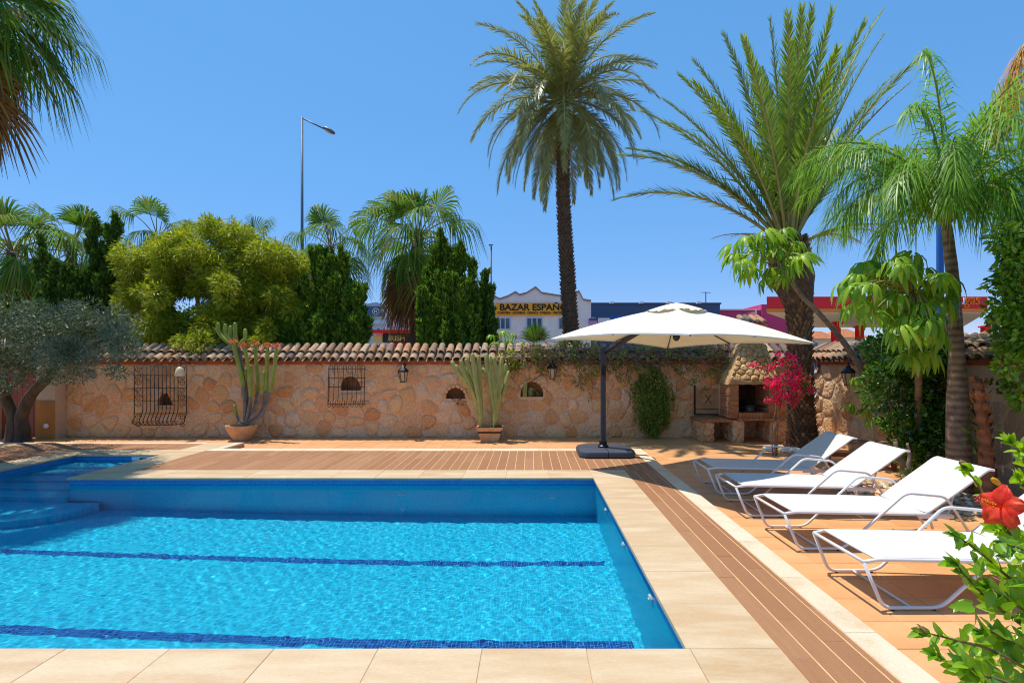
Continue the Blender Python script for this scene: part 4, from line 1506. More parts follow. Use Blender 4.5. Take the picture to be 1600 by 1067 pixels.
for az in (265, 85, 200, 340, 150, 20):
    put_frond(ft, tuft, zt, az, R.uniform(.8, 1.0), 'leaf')

# ------------------------------------------------------------------ creeper over the wall, trailing plant
cr0 = Vector((2.0, 13.2, 1.7))
crp = empty('creeper', tuple(cr0), label='straggly creeper with bare twigs sprawling over the wall tiles', cat='creeper')
tw = MB()
for k in range(420):
    x = R.uniform(-.7, 4.7) - cr0.x
    z = R.uniform(.02, .35)
    pts = [Vector((x, R.uniform(-.25, .35), z))]
    dirv = Vector((R.uniform(-1, 1), R.uniform(-.25, .1), R.uniform(-.25, .4)))
    for s in range(5):
        dirv = (dirv + Vector((R.uniform(-.5, .5), R.uniform(-.2, .12), R.uniform(-.45, .25)))).normalized()
        pts.append(pts[-1] + dirv * R.uniform(.08, .18))
        pts[-1].y = min(max(pts[-1].y, -.32), .5)
    tw.tube(smoothpath(pts, 2), R.uniform(.004, .009), 4, cap=False)
hang = [(635 + i * 0, 0) for i in range(0)]
for px, zb in ((845, -.32), (870, -.45), (905, -.7), (920, -.9), (935, -.6), (965, -.5), (985, -.75), (1060, -.35), (1085, -.5), (1105, -.6), (1125, -.45)):
    x = P(px, 0, 13.15).x - cr0.x
    tw.tube(smoothpath([(x, -.1, .05), (x + R.uniform(-.1, .1), -.12, zb * .5), (x + R.uniform(-.15, .15), -.06, zb)], 4), .005, 4, cap=False)
tw.build('twigs', m_twig, crp)
cl = []
for k in range(240):
    x = R.uniform(-.75, 4.7)
    dens = 1 if x < 2.2 else .55
    if R.random() < dens:
        cl.append(((x - cr0.x, R.uniform(-.22, .4), R.uniform(-.12, .40) + .1 * math.sin(x * 2.3)), R.uniform(.06, .13)))
for px, zb in ((845, -.32), (870, -.45), (905, -.7), (920, -.9), (935, -.6), (965, -.5), (985, -.75), (1060, -.35), (1085, -.5), (1105, -.6), (1125, -.45)):
    x = P(px, 0, 13.15).x - cr0.x
    for k in range(4):
        cl.append(((x + R.uniform(-.12, .12), -.1, zb * R.uniform(.2, 1)), R.uniform(.05, .09)))
inst('leaves', cloud(cl, 170, .075, .05, m_vine, 'leaves', spread=.9, shell=.0), crp)

tp0 = P(1018, 566, 13.12)
trail = empty('trailing_plant', (tp0.x, 13.12, 1.35), label='thick curtain of trailing greenery hanging down the wall behind the parasol', cat='plant')
Ps, Ds = [], []
strands = MB()
for k in range(130):
    x = R.gauss(0, .20)
    top = R.uniform(-.3, .25) - abs(x) * .5
    bot = -1.40 + abs(x) * R.uniform(.2, 2.2) + R.uniform(0, .12)
    y = R.uniform(-.12, .08)
    n_ = 60
    t = np.linspace(0, 1, n_)
    xx = x * (1 - .1 * t) + .12 * t * np.sin(k) * .6 + .06 * t
    zz = top + (bot - top) * t
    p = np.stack([xx, y - .1 * np.sin(t * 2.2) + 0 * t, zz], 1) + RNG.normal(0, .015, (n_, 3))
    Ps.append(p)
    Ds.append(np.stack([RNG.normal(0, .6, n_), RNG.normal(-.3, .6, n_), RNG.normal(-.9, .4, n_)], 1))
    strands.tube([tuple(p[i]) for i in (0, 15, 30, 45, 59)], .004, 3, cap=False)
Ds = np.concatenate(Ds)
Ds /= np.linalg.norm(Ds, axis=1, keepdims=True)
V, F = leaf_quads(np.concatenate(Ps), Ds, .085, .026)
inst('foliage', npmesh('foliage', V, F, m_trail), trail)
strands.build('stems', m_twig, trail)
inst('upper_leaves', cloud([((R.uniform(-.42, .3), R.uniform(-.15, .05), R.uniform(-.5, .25)), R.uniform(.06, .11)) for k in range(26)], 260, .075, .05, m_vine, 'upper_leaves', shell=.0), trail)

# ------------------------------------------------------------------ bougainvillea on a thin stem
bg0 = P(1212, 566, 10.7)
boug = empty('bougainvillea', (bg0.x, 10.7, ZT), label='magenta bougainvillea on thin bent stems beside the barbecue', cat='bougainvillea')
o3 = boug.location
tr = MB()
tr.tube(smoothpath([(0, 0, 0), P(1213, 665, 10.7) - o3, P(1237, 640, 10.7) - o3, P(1238, 615, 10.65) - o3, P(1225, 590, 10.65) - o3], 5), [.022 - .0005 * i for i in range(21)], 7)
tr.tube(smoothpath([(-.05, 0, 0), P(1206, 670, 10.7) - o3, P(1212, 640, 10.65) - o3, P(1210, 600, 10.65) - o3, P(1190, 572, 10.65) - o3], 5), [.016 - .0004 * i for i in range(21)], 7)
tr.tube(smoothpath([(.02, 0, 0), P(1216, 660, 10.75) - o3, P(1222, 610, 10.75) - o3, P(1235, 570, 10.75) - o3], 5), [.014 - .0004 * i for i in range(16)], 7)
tr.build('stem', m_bark, boug, True)
cl, cg = [], []
for cx, cy, rx, ry in ((1182, 573, 12, 8), (1200, 570, 14, 8), (1215, 560, 18, 16), (1235, 575, 22, 20), (1210, 585, 16, 16), (1248, 595, 18, 18), (1225, 605, 24, 16), (1240, 622, 24, 12), (1205, 612, 16, 14), (1212, 630, 14, 10), (1255, 612, 12, 14), (1196, 600, 10, 12)):
    for k in range(int(rx * ry / 42)):
        a, r_ = R.uniform(0, 6.28), R.uniform(0, 1) ** .5
        c = P(cx + rx * r_ * math.cos(a), cy + ry * r_ * math.sin(a), 10.65 + R.uniform(-.22, .22)) - o3
        cl.append((tuple(c), R.uniform(.035, .075)))
        if R.random() < .35:
            cg.append((tuple(c), R.uniform(.05, .09)))
inst('bracts', cloud(cl, 560, .055, .045, m_bract, 'bracts', spread=.9, shell=.1), boug)
inst('leaves', cloud(cg, 350, .055, .03, m_vine, 'leaves', spread=.9, shell=.1), boug)


# ------------------------------------------------------------------ cacti
def ribbed(mb_, pts, r, ribs=5, mi=0):
    pts = [Vector(p) for p in pts]
    N, n = len(pts), ribs * 4
    rs = [r] * N if isinstance(r, (int, float)) else r
    vs, fs = [], []
    pu = None
    for i, p in enumerate(pts):
        d = (pts[min(i + 1, N - 1)] - pts[max(i - 1, 0)]).normalized()
        if pu is None:
            s, u = frame(d)
        else:
            s = d.cross(pu).normalized()
            u = s.cross(d).normalized()
        pu = u
        for k in range(n):
            a = 2 * math.pi * k / n
            f = (1.12, .92, .70, .92)[k % 4]
            vs.append(p + (s * math.cos(a) + u * math.sin(a)) * rs[i] * f)
    for i in range(N - 1):
        fs += [(i * n + k, (i + 1) * n + k, (i + 1) * n + (k + 1) % n, i * n + (k + 1) % n) for k in range(n)]
    vs.append(pts[-1] + (pts[-1] - pts[-2]).normalized() * rs[-1] * .5)
    fs += [((N - 1) * n + k, len(vs) - 1, (N - 1) * n + (k + 1) % n) for k in range(n)]
    mb_.add(vs, fs, mi)


def column(root, o3, pxs, d, r, mat, ribs=5, flower=False, wood=None):
    pts = smoothpath([P(x, y, d) - o3 for x, y in pxs], 6)
    N = len(pts)
    rs = [r * (.72 + .28 * min(1, 3 * i / N)) * (1 if i < N - 2 else (.85 if i == N - 2 else .5)) for i in range(N)]
    mb_ = MB()
    if wood:
        k = int(N * wood)
        ribbed(mb_, pts[:k + 1], [x * .85 for x in rs[:k + 1]], ribs, 1)
        if len(pts) - k > 1:
            ribbed(mb_, pts[k:], rs[k:], ribs, 0)
    else:
        ribbed(mb_, pts, rs, ribs)
    o = mb_.build('stem', [mat, m_cactuswood], root, 50)
    if flower:
        c = pts[-1]
        f = cloud([(tuple(c + Vector((0, 0, .03))), (.075, .075, .05))], 1500, .045, .03, m_flower, 'flower', up=.5, spread=.7, shell=.2)
        inst('flower', f, o)


m_pot = MAT('terracotta_pot', srgb(214, 172, 128), srgb(190, 144, 100), noise=(5, .3, .7), rough=.85, bump=(30, .2, .005), spots=(3, .6, .75, srgb(226, 196, 156)))
m_earth = MAT('potting_soil', srgb(84, 66, 50), srgb(56, 44, 34), noise=(20, .3, .7), rough=.95, bump=(30, .8, .02))
dC = 12.8
b1 = P(378, 566, dC)
pot1 = empty('bowl_planter', (b1.x, dC, ZT), label='round terracotta bowl holding the red tipped cactus', cat='plant pot')
pm = MB().lathe([(.17, 0), (.19, .02), (.2, .05), (.27, .16), (.33, .28), (.345, .33), (.35, .35), (.33, .352), (.315, .33), (.29, .30)], 28)
pm.build('bowl', m_pot, pot1, 40)
MB().lathe([(.02, .295), (.3, .30)], 24).build('soil', m_earth, pot1)
cac1 = empty('cactus', (b1.x, dC, ZT + .29), label='tall candelabra cactus with red flower tips in the round bowl', cat='cactus', group='potted cacti along the wall')
o3 = cac1.location
column(cac1, o3, [(380, 664), (386, 640), (384, 605), (378, 572), (372, 540)], dC, .045, m_cactus, wood=.99)
for tx, ty in ((341, 504), (352, 506), (360, 509), (367, 504), (383, 514)):
    column(cac1, o3, [(372, 542), (lerp(372, tx, .55), 534), (tx, ty + 14), (tx, ty)], dC + R.uniform(-.1, .1), .042, m_cactus)
for pts_, w_ in (([(381, 664), (382, 630), (378, 592), (370, 560), (364, 536)], .4), ([(383, 664), (390, 630), (392, 600), (387, 570), (382, 542)], .35), ([(384, 664), (398, 635), (403, 600), (400, 565), (399, 538)], .4),
                 ([(386, 664), (408, 640), (416, 605), (417, 570), (418, 541)], .45), ([(386, 664), (408, 648), (421, 618), (428, 580), (432, 542)], .55)):
    column(cac1, o3, pts_, dC + R.uniform(-.12, .12), .040, m_cactus, flower=True, wood=w_)
for pts_ in ([(382, 664), (371, 652), (366, 632)], [(384, 664), (391, 640), (392, 600), (392, 570)], [(384, 664), (396, 645), (410, 610), (412, 580)], [(384, 664), (384, 640), (383, 600), (384, 575)]):
    column(cac1, o3, pts_, dC + R.uniform(-.12, .12), .034, m_cactus, wood=.6)

dC = 12.7
b2 = P(766, 566, dC)
pot2 = empty('square_planter', (b2.x, dC, ZT), label='square tapered terracotta pot holding the pale cactus', cat='plant pot')
sq = MB()
ring = lambda h, z: [(-h, -h, z), (h, -h, z), (h, h, z), (-h, h, z)]
lv = [(.19, 0), (.27, .28), (.295, .28), (.30, .33), (.265, .33), (.255, .27)]
vs = [v for h, z in lv for v in ring(h, z)]
fs = [(3, 2, 1, 0)]
for l in range(len(lv) - 1):
    fs += [(4 * l + k, 4 * l + (k + 1) % 4, 4 * l + 4 + (k + 1) % 4, 4 * l + 4 + k) for k in range(4)]
sq.add(vs, fs)
sq.build('body', m_pot, pot2)
MB().box((-.26, -.26, .2), (.26, .26, .275)).build('soil', m_earth, pot2)
cac2 = empty('cactus', (b2.x, dC, ZT + .26), label='pale many stemmed cactus in the square pot', cat='cactus', group='potted cacti along the wall')
o3 = cac2.location
for pts_ in ([(752, 668), (748, 640), (740, 620), (732, 602), (716, 582), (705, 564)], [(752, 668), (748, 640), (741, 615), (730, 590), (719, 562)], [(752, 668), (750, 635), (744, 600), (740, 570), (738, 552)],
             [(753, 668), (751, 630), (749, 590), (748, 555)], [(772, 668), (774, 635), (772, 600), (762, 575), (760, 552)], [(772, 668), (775, 630), (777, 590), (770, 558)], [(773, 668), (777, 625), (781, 590), (784, 558)],
             [(774, 668), (780, 630), (788, 600), (790, 568)], [(771, 668), (770, 640), (766, 600), (754, 575)], [(753, 668), (746, 630), (737, 596), (727, 575)], [(773, 668), (776, 640), (780, 610), (776, 580)], [(752, 668), (745, 635), (738, 610), (722, 590), (712, 570)], [(752, 668), (749, 640), (745, 605), (733, 575), (728, 560)], [(773, 668), (776, 640), (786, 612), (795, 580)], [(772, 668), (773, 640), (768, 610), (765, 575), (766, 556)]):
    column(cac2, o3, pts_, dC + R.uniform(-.16, .16), .046, m_cactusb, ribs=4)
dr = cloud([((.12, -.12, .05), (.12, .1, .05))], 500, .09, .03, m_fandry, 'dry_leaves', spread=.9)
inst('dry_leaves', dr, cac2)

# ------------------------------------------------------------------ sun loungers
m_frame = MAT('white_powder_coat', (.74, .70, .66), rough=.4)
m_sling = MAT('white_sling_fabric', (.64, .60, .565), (.60, .565, .53), noise=(90, .3, .7), rough=.75, bump=(500, .15, .001))
m_foot = MAT('dark_rubber', srgb(60, 56, 54), rough=.8)
LW = .35


def make_lounger(loc, label, rz=0.0, seed=0):
    rn = random.Random(seed)
    o = empty('sun_lounger', loc, rz, label, 'sun lounger', 'white sun loungers in a row')
    for s in (-1, 1):
        y = s * (LW + .012)
        path = [(0, y - s * .012, .34), (.13, y, .018), (.55, y, .018), (1.14, y + s * .02, .55), (1.52, y + s * .02, .515), (1.86, y, .018)]
        MB().tube(rounded(path, .07, 5), .0135, 8).build('side_tube', m_frame, o, True)
        MB().tube(rounded([(0, s * (LW - .005), .345), (.11, s * LW, .362), (1.36, s * LW, .335), (1.6, s * LW, .33)], .04, 3), .0145, 8).build('seat_rail', m_frame, o, True)
    MB().tube([(0, -LW, .345), (0, LW, .345)], .013, 8).build('foot_bar', m_frame, o, True)
    MB().tube([(1.6, -LW, .33), (1.6, LW, .33)], .012, 8).build('rear_bar', m_frame, o, True)
    MB().tube([(.34, -LW, .018), (.34, LW, .018)], .010, 8).build('floor_bar', m_frame, o, True)
    # seat sling, slightly sagging between the rails
    nx_, ny_ = 16, 6
    V, Fq_ = [], []
    for i in range(nx_ + 1):
        x = .075 + (1.35 - .075) * i / nx_
        for j in range(ny_ + 1):
            v = -1 + 2 * j / ny_
            zr = np.interp(x, [.0, .11, 1.36], [.345, .362, .335]) + .015
            V.append((x, v * (LW - .004), zr - .014 * (1 - v * v) * math.sin(math.pi * min(1, i / nx_ + .05))))
    for i in range(nx_):
        for j in range(ny_):
            a = i * (ny_ + 1) + j
            Fq_.append((a, a + ny_ + 1, a + ny_ + 2, a + 1))
    n0 = len(V)
    V2 = V + [(x, y_, z - .006) for x, y_, z in V]
    F2 = Fq_ + [tuple(k + n0 for k in f[::-1]) for f in Fq_]
    npo = inst('seat_sling', npmesh('seat_sling', V2, F2, m_sling, True), o)
    # backrest: rails, head bar and sling, rounded over at the head
    prof = [(1.355, .352), (1.62, .535), (1.84, .69), (1.93, .755), (1.975, .772), (2.01, .768)]
    pth = smoothpath([(x, 0, z) for x, z in prof], 4)
    for s in (-1, 1):
        MB().tube([(p.x, s * LW, p.z - .012) for p in pth], .013, 8).build('back_rail', m_frame, o, True)
    MB().tube([(2.01, -LW, .756), (2.01, LW, .756)], .013, 8).build('head_bar', m_frame, o, True)
    V, Fq_ = [], []
    for p in pth:
        for j in range(ny_ + 1):
            v = -1 + 2 * j / ny_
            V.append((p.x + .006 * (1 - v * v), v * (LW - .003), p.z + .004 - .012 * (1 - v * v)))
    for i in range(len(pth) - 1):
        for j in range(ny_):
            a = i * (ny_ + 1) + j
            Fq_.append((a, a + ny_ + 1, a + ny_ + 2, a + 1))
    n0 = len(V)
    V2 = V + [(x + .004, y_, z - .006) for x, y_, z in V]
    F2 = Fq_ + [tuple(k + n0 for k in f[::-1]) for f in Fq_]
    inst('back_sling', npmesh('back_sling', V2, F2, m_sling, True), o)
    # prop under the back and short struts
    for s in (-1, 1):
        MB().tube(rounded([(1.66, s * (LW - .04), .555), (1.60, s * (LW - .04), .33), (1.44, s * (LW - .04), .27)], .04, 3), .009, 6).build('back_prop', m_frame, o, True)
        MB().tube([(1.38, s * LW, .335), (1.42, s * LW, .2)], .011, 6).build('strut', m_frame, o, True)
        MB().box((1.28, s * (LW + .004) - .004, .30), (1.62, s * (LW + .004) + .004, .33)).build('ratchet_plate', m_frame, o)
        for x in (.2, .5):
            MB().tube([(x, s * (LW + .012), 0), (x, s * (LW + .012), .008)], .014, 8).build('foot', m_foot, o)
    return o


for i, (yc, lab) in enumerate(((7.88, 'white mesh sun lounger wholly in the parasol shade, farthest in the row'),
                               (6.80, 'white mesh sun lounger with its foot end in the parasol shade, second in the row'),
                               (5.66, 'sunlit white sun lounger between the half shaded one and the nearest one'),
                               (4.38, 'sunlit white sun lounger nearest the hibiscus, its head behind the leaves'))):
    make_lounger((2.38 + (.02, .0, .04, .03)[i], yc, ZT + .001), lab, R.uniform(-.012, .012), i)

# ------------------------------------------------------------------ cantilever parasol
m_alu = MAT('anthracite_aluminium', srgb(58, 62, 70), rough=.42, metallic=.2, spec=.4)
m_canopy = MAT('ecru_canopy', srgb(238, 230, 216), srgb(232, 222, 204), noise=(4, .3, .7), rough=.85, transl=.06, bump=(300, .1, .001))
m_basep = MAT('dark_grey_plastic', srgb(66, 72, 82), srgb(58, 62, 72), noise=(8, .3, .7), rough=.5)
par = empty('parasol', (1.38, 10.36, 0), label='large ecru cantilever parasol on a dark grey weighted base', cat='parasol')
pr = Vector((1.38, 10.36, 0))


def weight(sx, sy):
    """one quarter of the base: rounded outer corner, sloping rim"""
    h = .51
    g_ = .006
    pts = [(g_, g_), (h, g_)]
    for k in range(7):
        a = math.pi / 2 * k / 6
        pts.append((h - .2 + .2 * math.cos(a), h - .2 + .2 * math.sin(a)))
    pts.append((g_, h))
    lv_ = [(1.0, .012), (1.0, .07), (.965, .105), (.86, .125)]
    mb_ = MB()
    n_ = len(pts)
    vs_ = []
    for f, z in lv_:
        for x, y in pts:
            fx = x if x <= g_ else g_ + (x - g_) * f
            fy = y if y <= g_ else g_ + (y - g_) * f
            vs_.append((fx * sx, fy * sy, z))
    fs_ = []
    for l in range(len(lv_) - 1):
        fs_ += [(l * n_ + k, l * n_ + (k + 1) % n_, (l + 1) * n_ + (k + 1) % n_, (l + 1) * n_ + k) for k in range(n_)]
    fs_.append(tuple(range((len(lv_) - 1) * n_, len(lv_) * n_)))
    fs_.append(tuple(range(n_))[::-1])
    mb_.add(vs_, fs_)
    return mb_


base = empty('base', (0, 0, 0), parent=par)
for sx, sy in ((1, 1), (1, -1), (-1, 1), (-1, -1)):
    weight(sx, sy).build('base_weight', m_basep, base, 35)
MB().box((-.5, -.03, .004), (.5, .03, .011)).build('cross_bar', m_black, base)
mb = MB()
pole = [(0, 0, .1), (0, 0, 2.0)]
mb.obox((-.03, 0, 1.02), .085, .12, 1.86, Matrix.Identity(3))
mb.build('pole', m_alu, par)
MB().lathe([(.1, .12), (.1, .15), (.075, .17), (.07, .24)], 16, (-.03, 0, 0)).build('pole_socket', m_black, par, 40)
cc = Vector((2.33, 8.90, 0)) - pr          # canopy centre in plan
th0 = math.atan2(-.35, 1.99)
rr_ = 2.03
apex = Vector((cc.x, cc.y, 2.60))
zc = [2.09, 2.05, 2.0, 1.99]               # L, N, R, F corner heights (slightly tilted)
corn = []
for k, (a, z) in enumerate(zip((math.pi, -math.pi / 2, 0, math.pi / 2), zc)):
    corn.append(Vector((cc.x + rr_ * math.cos(a + th0), cc.y + rr_ * math.sin(a + th0), z)))
corn[2] = Vector((4.26, 8.34, 0)) - pr + Vector((0, 0, 1.99))
vs, fs, vs_top = [], [], []
NS, NR = 12, 10
ringsn = NS * 4
for r in range(1, NR + 1):
    t = .16 + .84 * (r - 1) / (NR - 1)
    for k in range(4):
        a, b = corn[k], corn[(k + 1) % 4]
        for s in range(NS):
            f = s / NS
            e = a.lerp(b, f)
            m_ = 4 * f * (1 - f)
            e = e + (Vector((cc.x, cc.y, e.z)) - e) * .035 * m_ + Vector((0, 0, .05 * m_))       # edges pulled in
            p = apex.lerp(e, t)
            p.z += -.05 * m_ * t * (1 - t) * 2 + .05 * math.sin(math.pi * t) * (1 - m_)
            vs.append(p)
for r in range(NR - 1):
    for k in range(ringsn):
        fs.append((r * ringsn + k, r * ringsn + (k + 1) % ringsn, (r + 1) * ringsn + (k + 1) % ringsn, (r + 1) * ringsn + k))
# hem folded down at the edge
n0 = len(vs)
for k in range(ringsn):
    p = vs[(NR - 1) * ringsn + k]
    vs.append(p - Vector((0, 0, .022)))
for k in range(ringsn):
    fs.append(((NR - 1) * ringsn + k, (NR - 1) * ringsn + (k + 1) % ringsn, n0 + (k + 1) % ringsn, n0 + k))
can = MB().add(vs, fs).build('canopy', m_canopy, par, 28)
# vent cap with a rumpled rim
vs, fs = [], []
for r in range(6):
    t = r / 5
    for k in range(ringsn):
        kk, f = divmod(k, NS)
        e = corn[kk].lerp(corn[(kk + 1) % 4], f / NS)
        d = Vector((e.x - cc.x, e.y - cc.y, 0)) * .235 * max(t, .02)
        wob = .012 * math.sin(k * 2.1) * t + .010 * math.sin(k * .9 + 1) * t
        vs.append(Vector((cc.x, cc.y, 2.65 - .135 * t ** 1.25 + wob)) + d)
for r in range(5):
    for k in range(ringsn):
        fs.append((r * ringsn + k, r * ringsn + (k + 1) % ringsn, (r + 1) * ringsn + (k + 1) % ringsn, (r + 1) * ringsn + k))
MB().add(vs, fs).build('vent_cap', m_canopy, can, True)
hub = Vector((cc.x, cc.y, 2.10))
ribs = []
for k in range(8):
    if k % 2 == 0:
        e = corn[k // 2]
    else:
        e = corn[k // 2].lerp(corn[(k // 2 + 1) % 4], .5)
        e = e + (Vector((cc.x, cc.y, e.z)) - e) * .035 + Vector((0, 0, .05))
    a = apex + Vector((0, 0, -.10))
    MB().tube([a, a.lerp(e, .5) - Vector((0, 0, .03)), e - Vector((0, 0, .02))], .011, 6).build('rib', m_alu, par)
    MB().tube([hub + Vector((0, 0, .02)), a.lerp(e, .42) - Vector((0, 0, .03))], .009, 6).build('strut', m_alu, par)
MB().lathe([(.02, -.06), (.05, -.03), (.06, 0), (.05, .04), (.02, .06)], 14, tuple(hub)).build('hub', m_alu, par, 40)
MB().tube([hub, apex], .02, 10).build('mast', m_alu, par, True)
arm_end = apex + Vector((0, 0, -.12))
MB().tube([(-.03, 0, 1.86), Vector((-.03, 0, 1.86)).lerp(arm_end, .5) + Vector((0, 0, .03)), arm_end], .042, 10).build('arm', m_alu, par, True)
mb = MB()
mb.obox((-.03, -.0, 1.86), .12, .15, .22, Matrix.Identity(3))
mb.build('slider', m_alu, par)
cr_ = MB()
cr_.obox((-.03, -.08, 1.55), .07, .08, .16, Matrix.Identity(3))
cr_.tube([(-.03, -.12, 1.55), (-.03, -.17, 1.55), (-.03, -.17, 1.44), (-.03, -.22, 1.44)], .012, 6)
cr_.build('crank', m_black, par)
MB().tube(smoothpath([(.4, -.2, .02), (.62, -.18, .01), (.75, -.25, .008), (.9, -.22, -.06)], 4), .008, 6).build('lanyard', m_black, par)

# ------------------------------------------------------------------ barbecue of stone and brick
m_hood = MAT('rough_yellow_stone', srgb(214, 172, 116), srgb(182, 136, 86), noise=(4, .35, .7), rough=.95, bump=(18, .7, .03))
m_hoodstone = MAT('yellow_field_stone', None, srgb(196, 144, 86), rough=.95, noise=(6, .4, .75, .5), objvar=[srgb(230, 190, 130), srgb(218, 172, 108), srgb(236, 204, 150), srgb(204, 154, 94)], fine=(30, .3), bump=(16, .9, .03))
bq = empty('barbecue', (4.6, 12.5, ZT), label='built in stone and brick barbecue with sloping hood against the wall', cat='barbecue')
b3 = Vector((4.6, 12.5, ZT))
X = lambda v: v - b3.x
Zz = lambda v: v - ZT


def stone_pier(x0, x1, y0, y1, z0, z1, seed):
    rn = random.Random(seed)
    core = MB().box((X(x0) + .015, y0 + .015, z0), (X(x1) - .015, y1, z1)).build('pier', m_mortar, bq)
    for (ax0, ax1, rot, off) in ((0, x1 - x0, 0, (X(x0), y0 + .01)), (0, y1 - y0, math.pi / 2 * 3, (X(x0) + .01, y1))):
        for poly in stone_cells(0.0, ax1, z0, z1, .17, .15, .014, rn):
            c, mb_ = stone_mesh(poly, rn.uniform(.012, .03), rn)
            if rot == 0:
                mb_.build('stone', m_stone, core, 50, loc=(off[0] + c[0], off[1], c[1]))
            else:
                mb_.build('stone', m_stone, core, 50, loc=(off[0], off[1] - c[0], c[1]), rot=(0, 0, -math.pi / 2))
    return core


stone_pier(3.84, 4.12, -.02, .78, 0, Zz(.36), 1)
stone_pier(4.52, 4.76, -.10, .78, 0, Zz(.40), 2)
stone_pier(5.36, 5.74, -.10, .78, 0, Zz(.40), 3)
# counters: a row of tile-like bricks on edge
for k in range(6):
    MB().box((X(3.80) + k * .13 + .003, -.08, Zz(.365)), (X(3.80) + (k + 1) * .13 - .003, .78, Zz(.42))).build('brick', m_brick, bq)
for k in range(10):
    MB().box((X(4.60) + k * .115 + .003, -.16, Zz(.405)), (X(4.60) + (k + 1) * .115 - .003, .02, Zz(.45))).build('brick', m_brick, bq)
# soldier course under the hearth
for k in range(9):
    MB().box((X(4.64) + k * .0755 + .003, -.11, Zz(.451)), (X(4.64) + (k + 1) * .0755 - .003, .05, Zz(.575))).build('brick', m_brick, bq)
# jambs of laid bricks
for x0, x1 in ((4.46, 4.64), (5.32, 5.50)):
    MB().box((X(x0) + .008, -.07, Zz(.45)), (X(x1) - .008, .75, Zz(1.2))).build('jamb', m_mortar, bq)
    for k in range(12):
        z0 = Zz(.455) + k * .062
        j = R.uniform(-.006, .006)
        MB().box((X(x0) + j, -.085 + R.uniform(-.005, .005), z0), (X(x1) + j, -.06, z0 + .050)).build('brick', m_brick, bq)
        MB().box((X(x0) - .004 + j, -.055, z0), (X(x0) + .02, .6, z0 + .050)).build('brick', m_brick, bq)
# hearth floor, sooty back and sides of the fire chamber with brick courses
MB().box((X(4.64), .0, Zz(.45)), (X(5.32), .75, Zz(.565))).build('hearth_slab', m_brick, bq)
fb_ = MB()
fb_.box((X(4.64), .66, Zz(.566)), (X(5.32), .75, Zz(1.2)))
fb_.build('fire_back', m_soot, bq)
for k in range(9):
    z0 = Zz(.58) + k * .066
    MB().box((X(4.64) + .001, .05, z0), (X(4.64) + .018, .65, z0 + .054)).build('brick', m_soot, bq)
    for s in range(4):
        x0 = X(4.66) + s * .165 + (.08 if k % 2 else 0)
        MB().box((x0, .645, z0), (min(x0 + .155, X(5.31)), .661, z0 + .054)).build('brick', m_soot, bq)
# iron lintel and grill shelf
MB().box((X(4.62), -.09, Zz(1.2)), (X(5.34), -.05, Zz(1.23))).build('lintel', m_iron, bq)
gr = MB()
for k in range(9):
    gr.tube([(X(4.66) + k * .08, .03, Zz(.70)), (X(4.66) + k * .08, .6, Zz(.70))], .005, 5)
gr.tube([(X(4.65), .03, Zz(.695)), (X(5.31), .03, Zz(.695))], .006, 5)
gr.build('grill', m_iron, bq)
# sloping hood
hd = MB()
lv_ = [(4.44, 5.52, -.10, .78, 1.205), (4.44, 5.52, -.10, .78, 1.29), (4.62, 5.50, .14, .78, 1.62), (4.80, 5.46, .34, .78, 1.98), (4.86, 5.46, .42, .80, 2.12)]
grid = []
for i in range(len(lv_) - 1):
    a, b = lv_[i], lv_[i + 1]
    steps = 1 if i == 0 else 5
    for s in range(steps):
        t = s / steps
        grid.append(tuple(lerp(a[q], b[q], t) for q in range(5)))
grid.append(lv_[-1])
vs, fs = [], []
per_ = []
for (x0, x1, y0, y1, z) in grid:
    ringp = [(lerp(x0, x1, k / 8), y0) for k in range(8)] + [(x1, lerp(y0, y1, k / 5)) for k in range(5)] + [(lerp(x1, x0, k / 8), y1) for k in range(8)] + [(x0, lerp(y1, y0, k / 5)) for k in range(5)]
    for x, y in ringp:
        vs.append((X(x) + R.uniform(-.018, .018), y + R.uniform(-.03, .012), Zz(z) + R.uniform(-.015, .015)))
n_ = 26
for r in range(len(grid) - 1):
    fs += [(r * n_ + k, r * n_ + (k + 1) % n_, (r + 1) * n_ + (k + 1) % n_, (r + 1) * n_ + k) for k in range(n_)]
fs.append(tuple(range((len(grid) - 1) * n_, len(grid) * n_)))
hd.add(vs, fs)
hood = hd.build('hood', m_hood, bq, 60)
sl_ = math.atan2(.52, .83)
lenh = math.hypot(.52, .83)
rn_ = random.Random(77)
for poly in stone_cells(4.44, 5.52, 0, lenh, .17, .13, .016, rn_):
    nl_ = Vector((-lenh, .42)).normalized()      # left edge leans in
    poly = clip(poly, nl_.x, nl_.y, nl_.x * 4.45)
    poly = clip(poly, 1, .06, 5.51)
    if len(poly) < 4:
        continue
    c_, mb_ = stone_mesh(poly, rn_.uniform(.02, .05), rn_)
    if abs(max(p[0] for p in poly) - min(p[0] for p in poly)) < .05:
        continue
    mb_.build('stone', m_hoodstone, hood, 50, loc=(X(c_[0]), -.10 + .005 + c_[1] * math.sin(sl_), Zz(1.29) + c_[1] * math.cos(sl_)), rot=(-sl_, 0, 0))
ch = MB()
ch.box((X(4.92), .44, Zz(2.1)), (X(5.42), .80, Zz(2.42)))
for x0 in (4.94, 5.10, 5.26, 5.38):
    ch.box((X(x0), .45, Zz(2.42)), (X(x0) + .05, .79, Zz(2.54)))
ch.box((X(4.90), .42, Zz(2.54)), (X(5.50), .84, Zz(2.58)))
chim = ch.build('chimney', m_hood, bq)
for k in range(4):
    inst('roof_tile', RT, chim, (X(4.98) + k * .14, .30, Zz(2.575)), (.38, 0, 0), (.85, 1.3, .9))
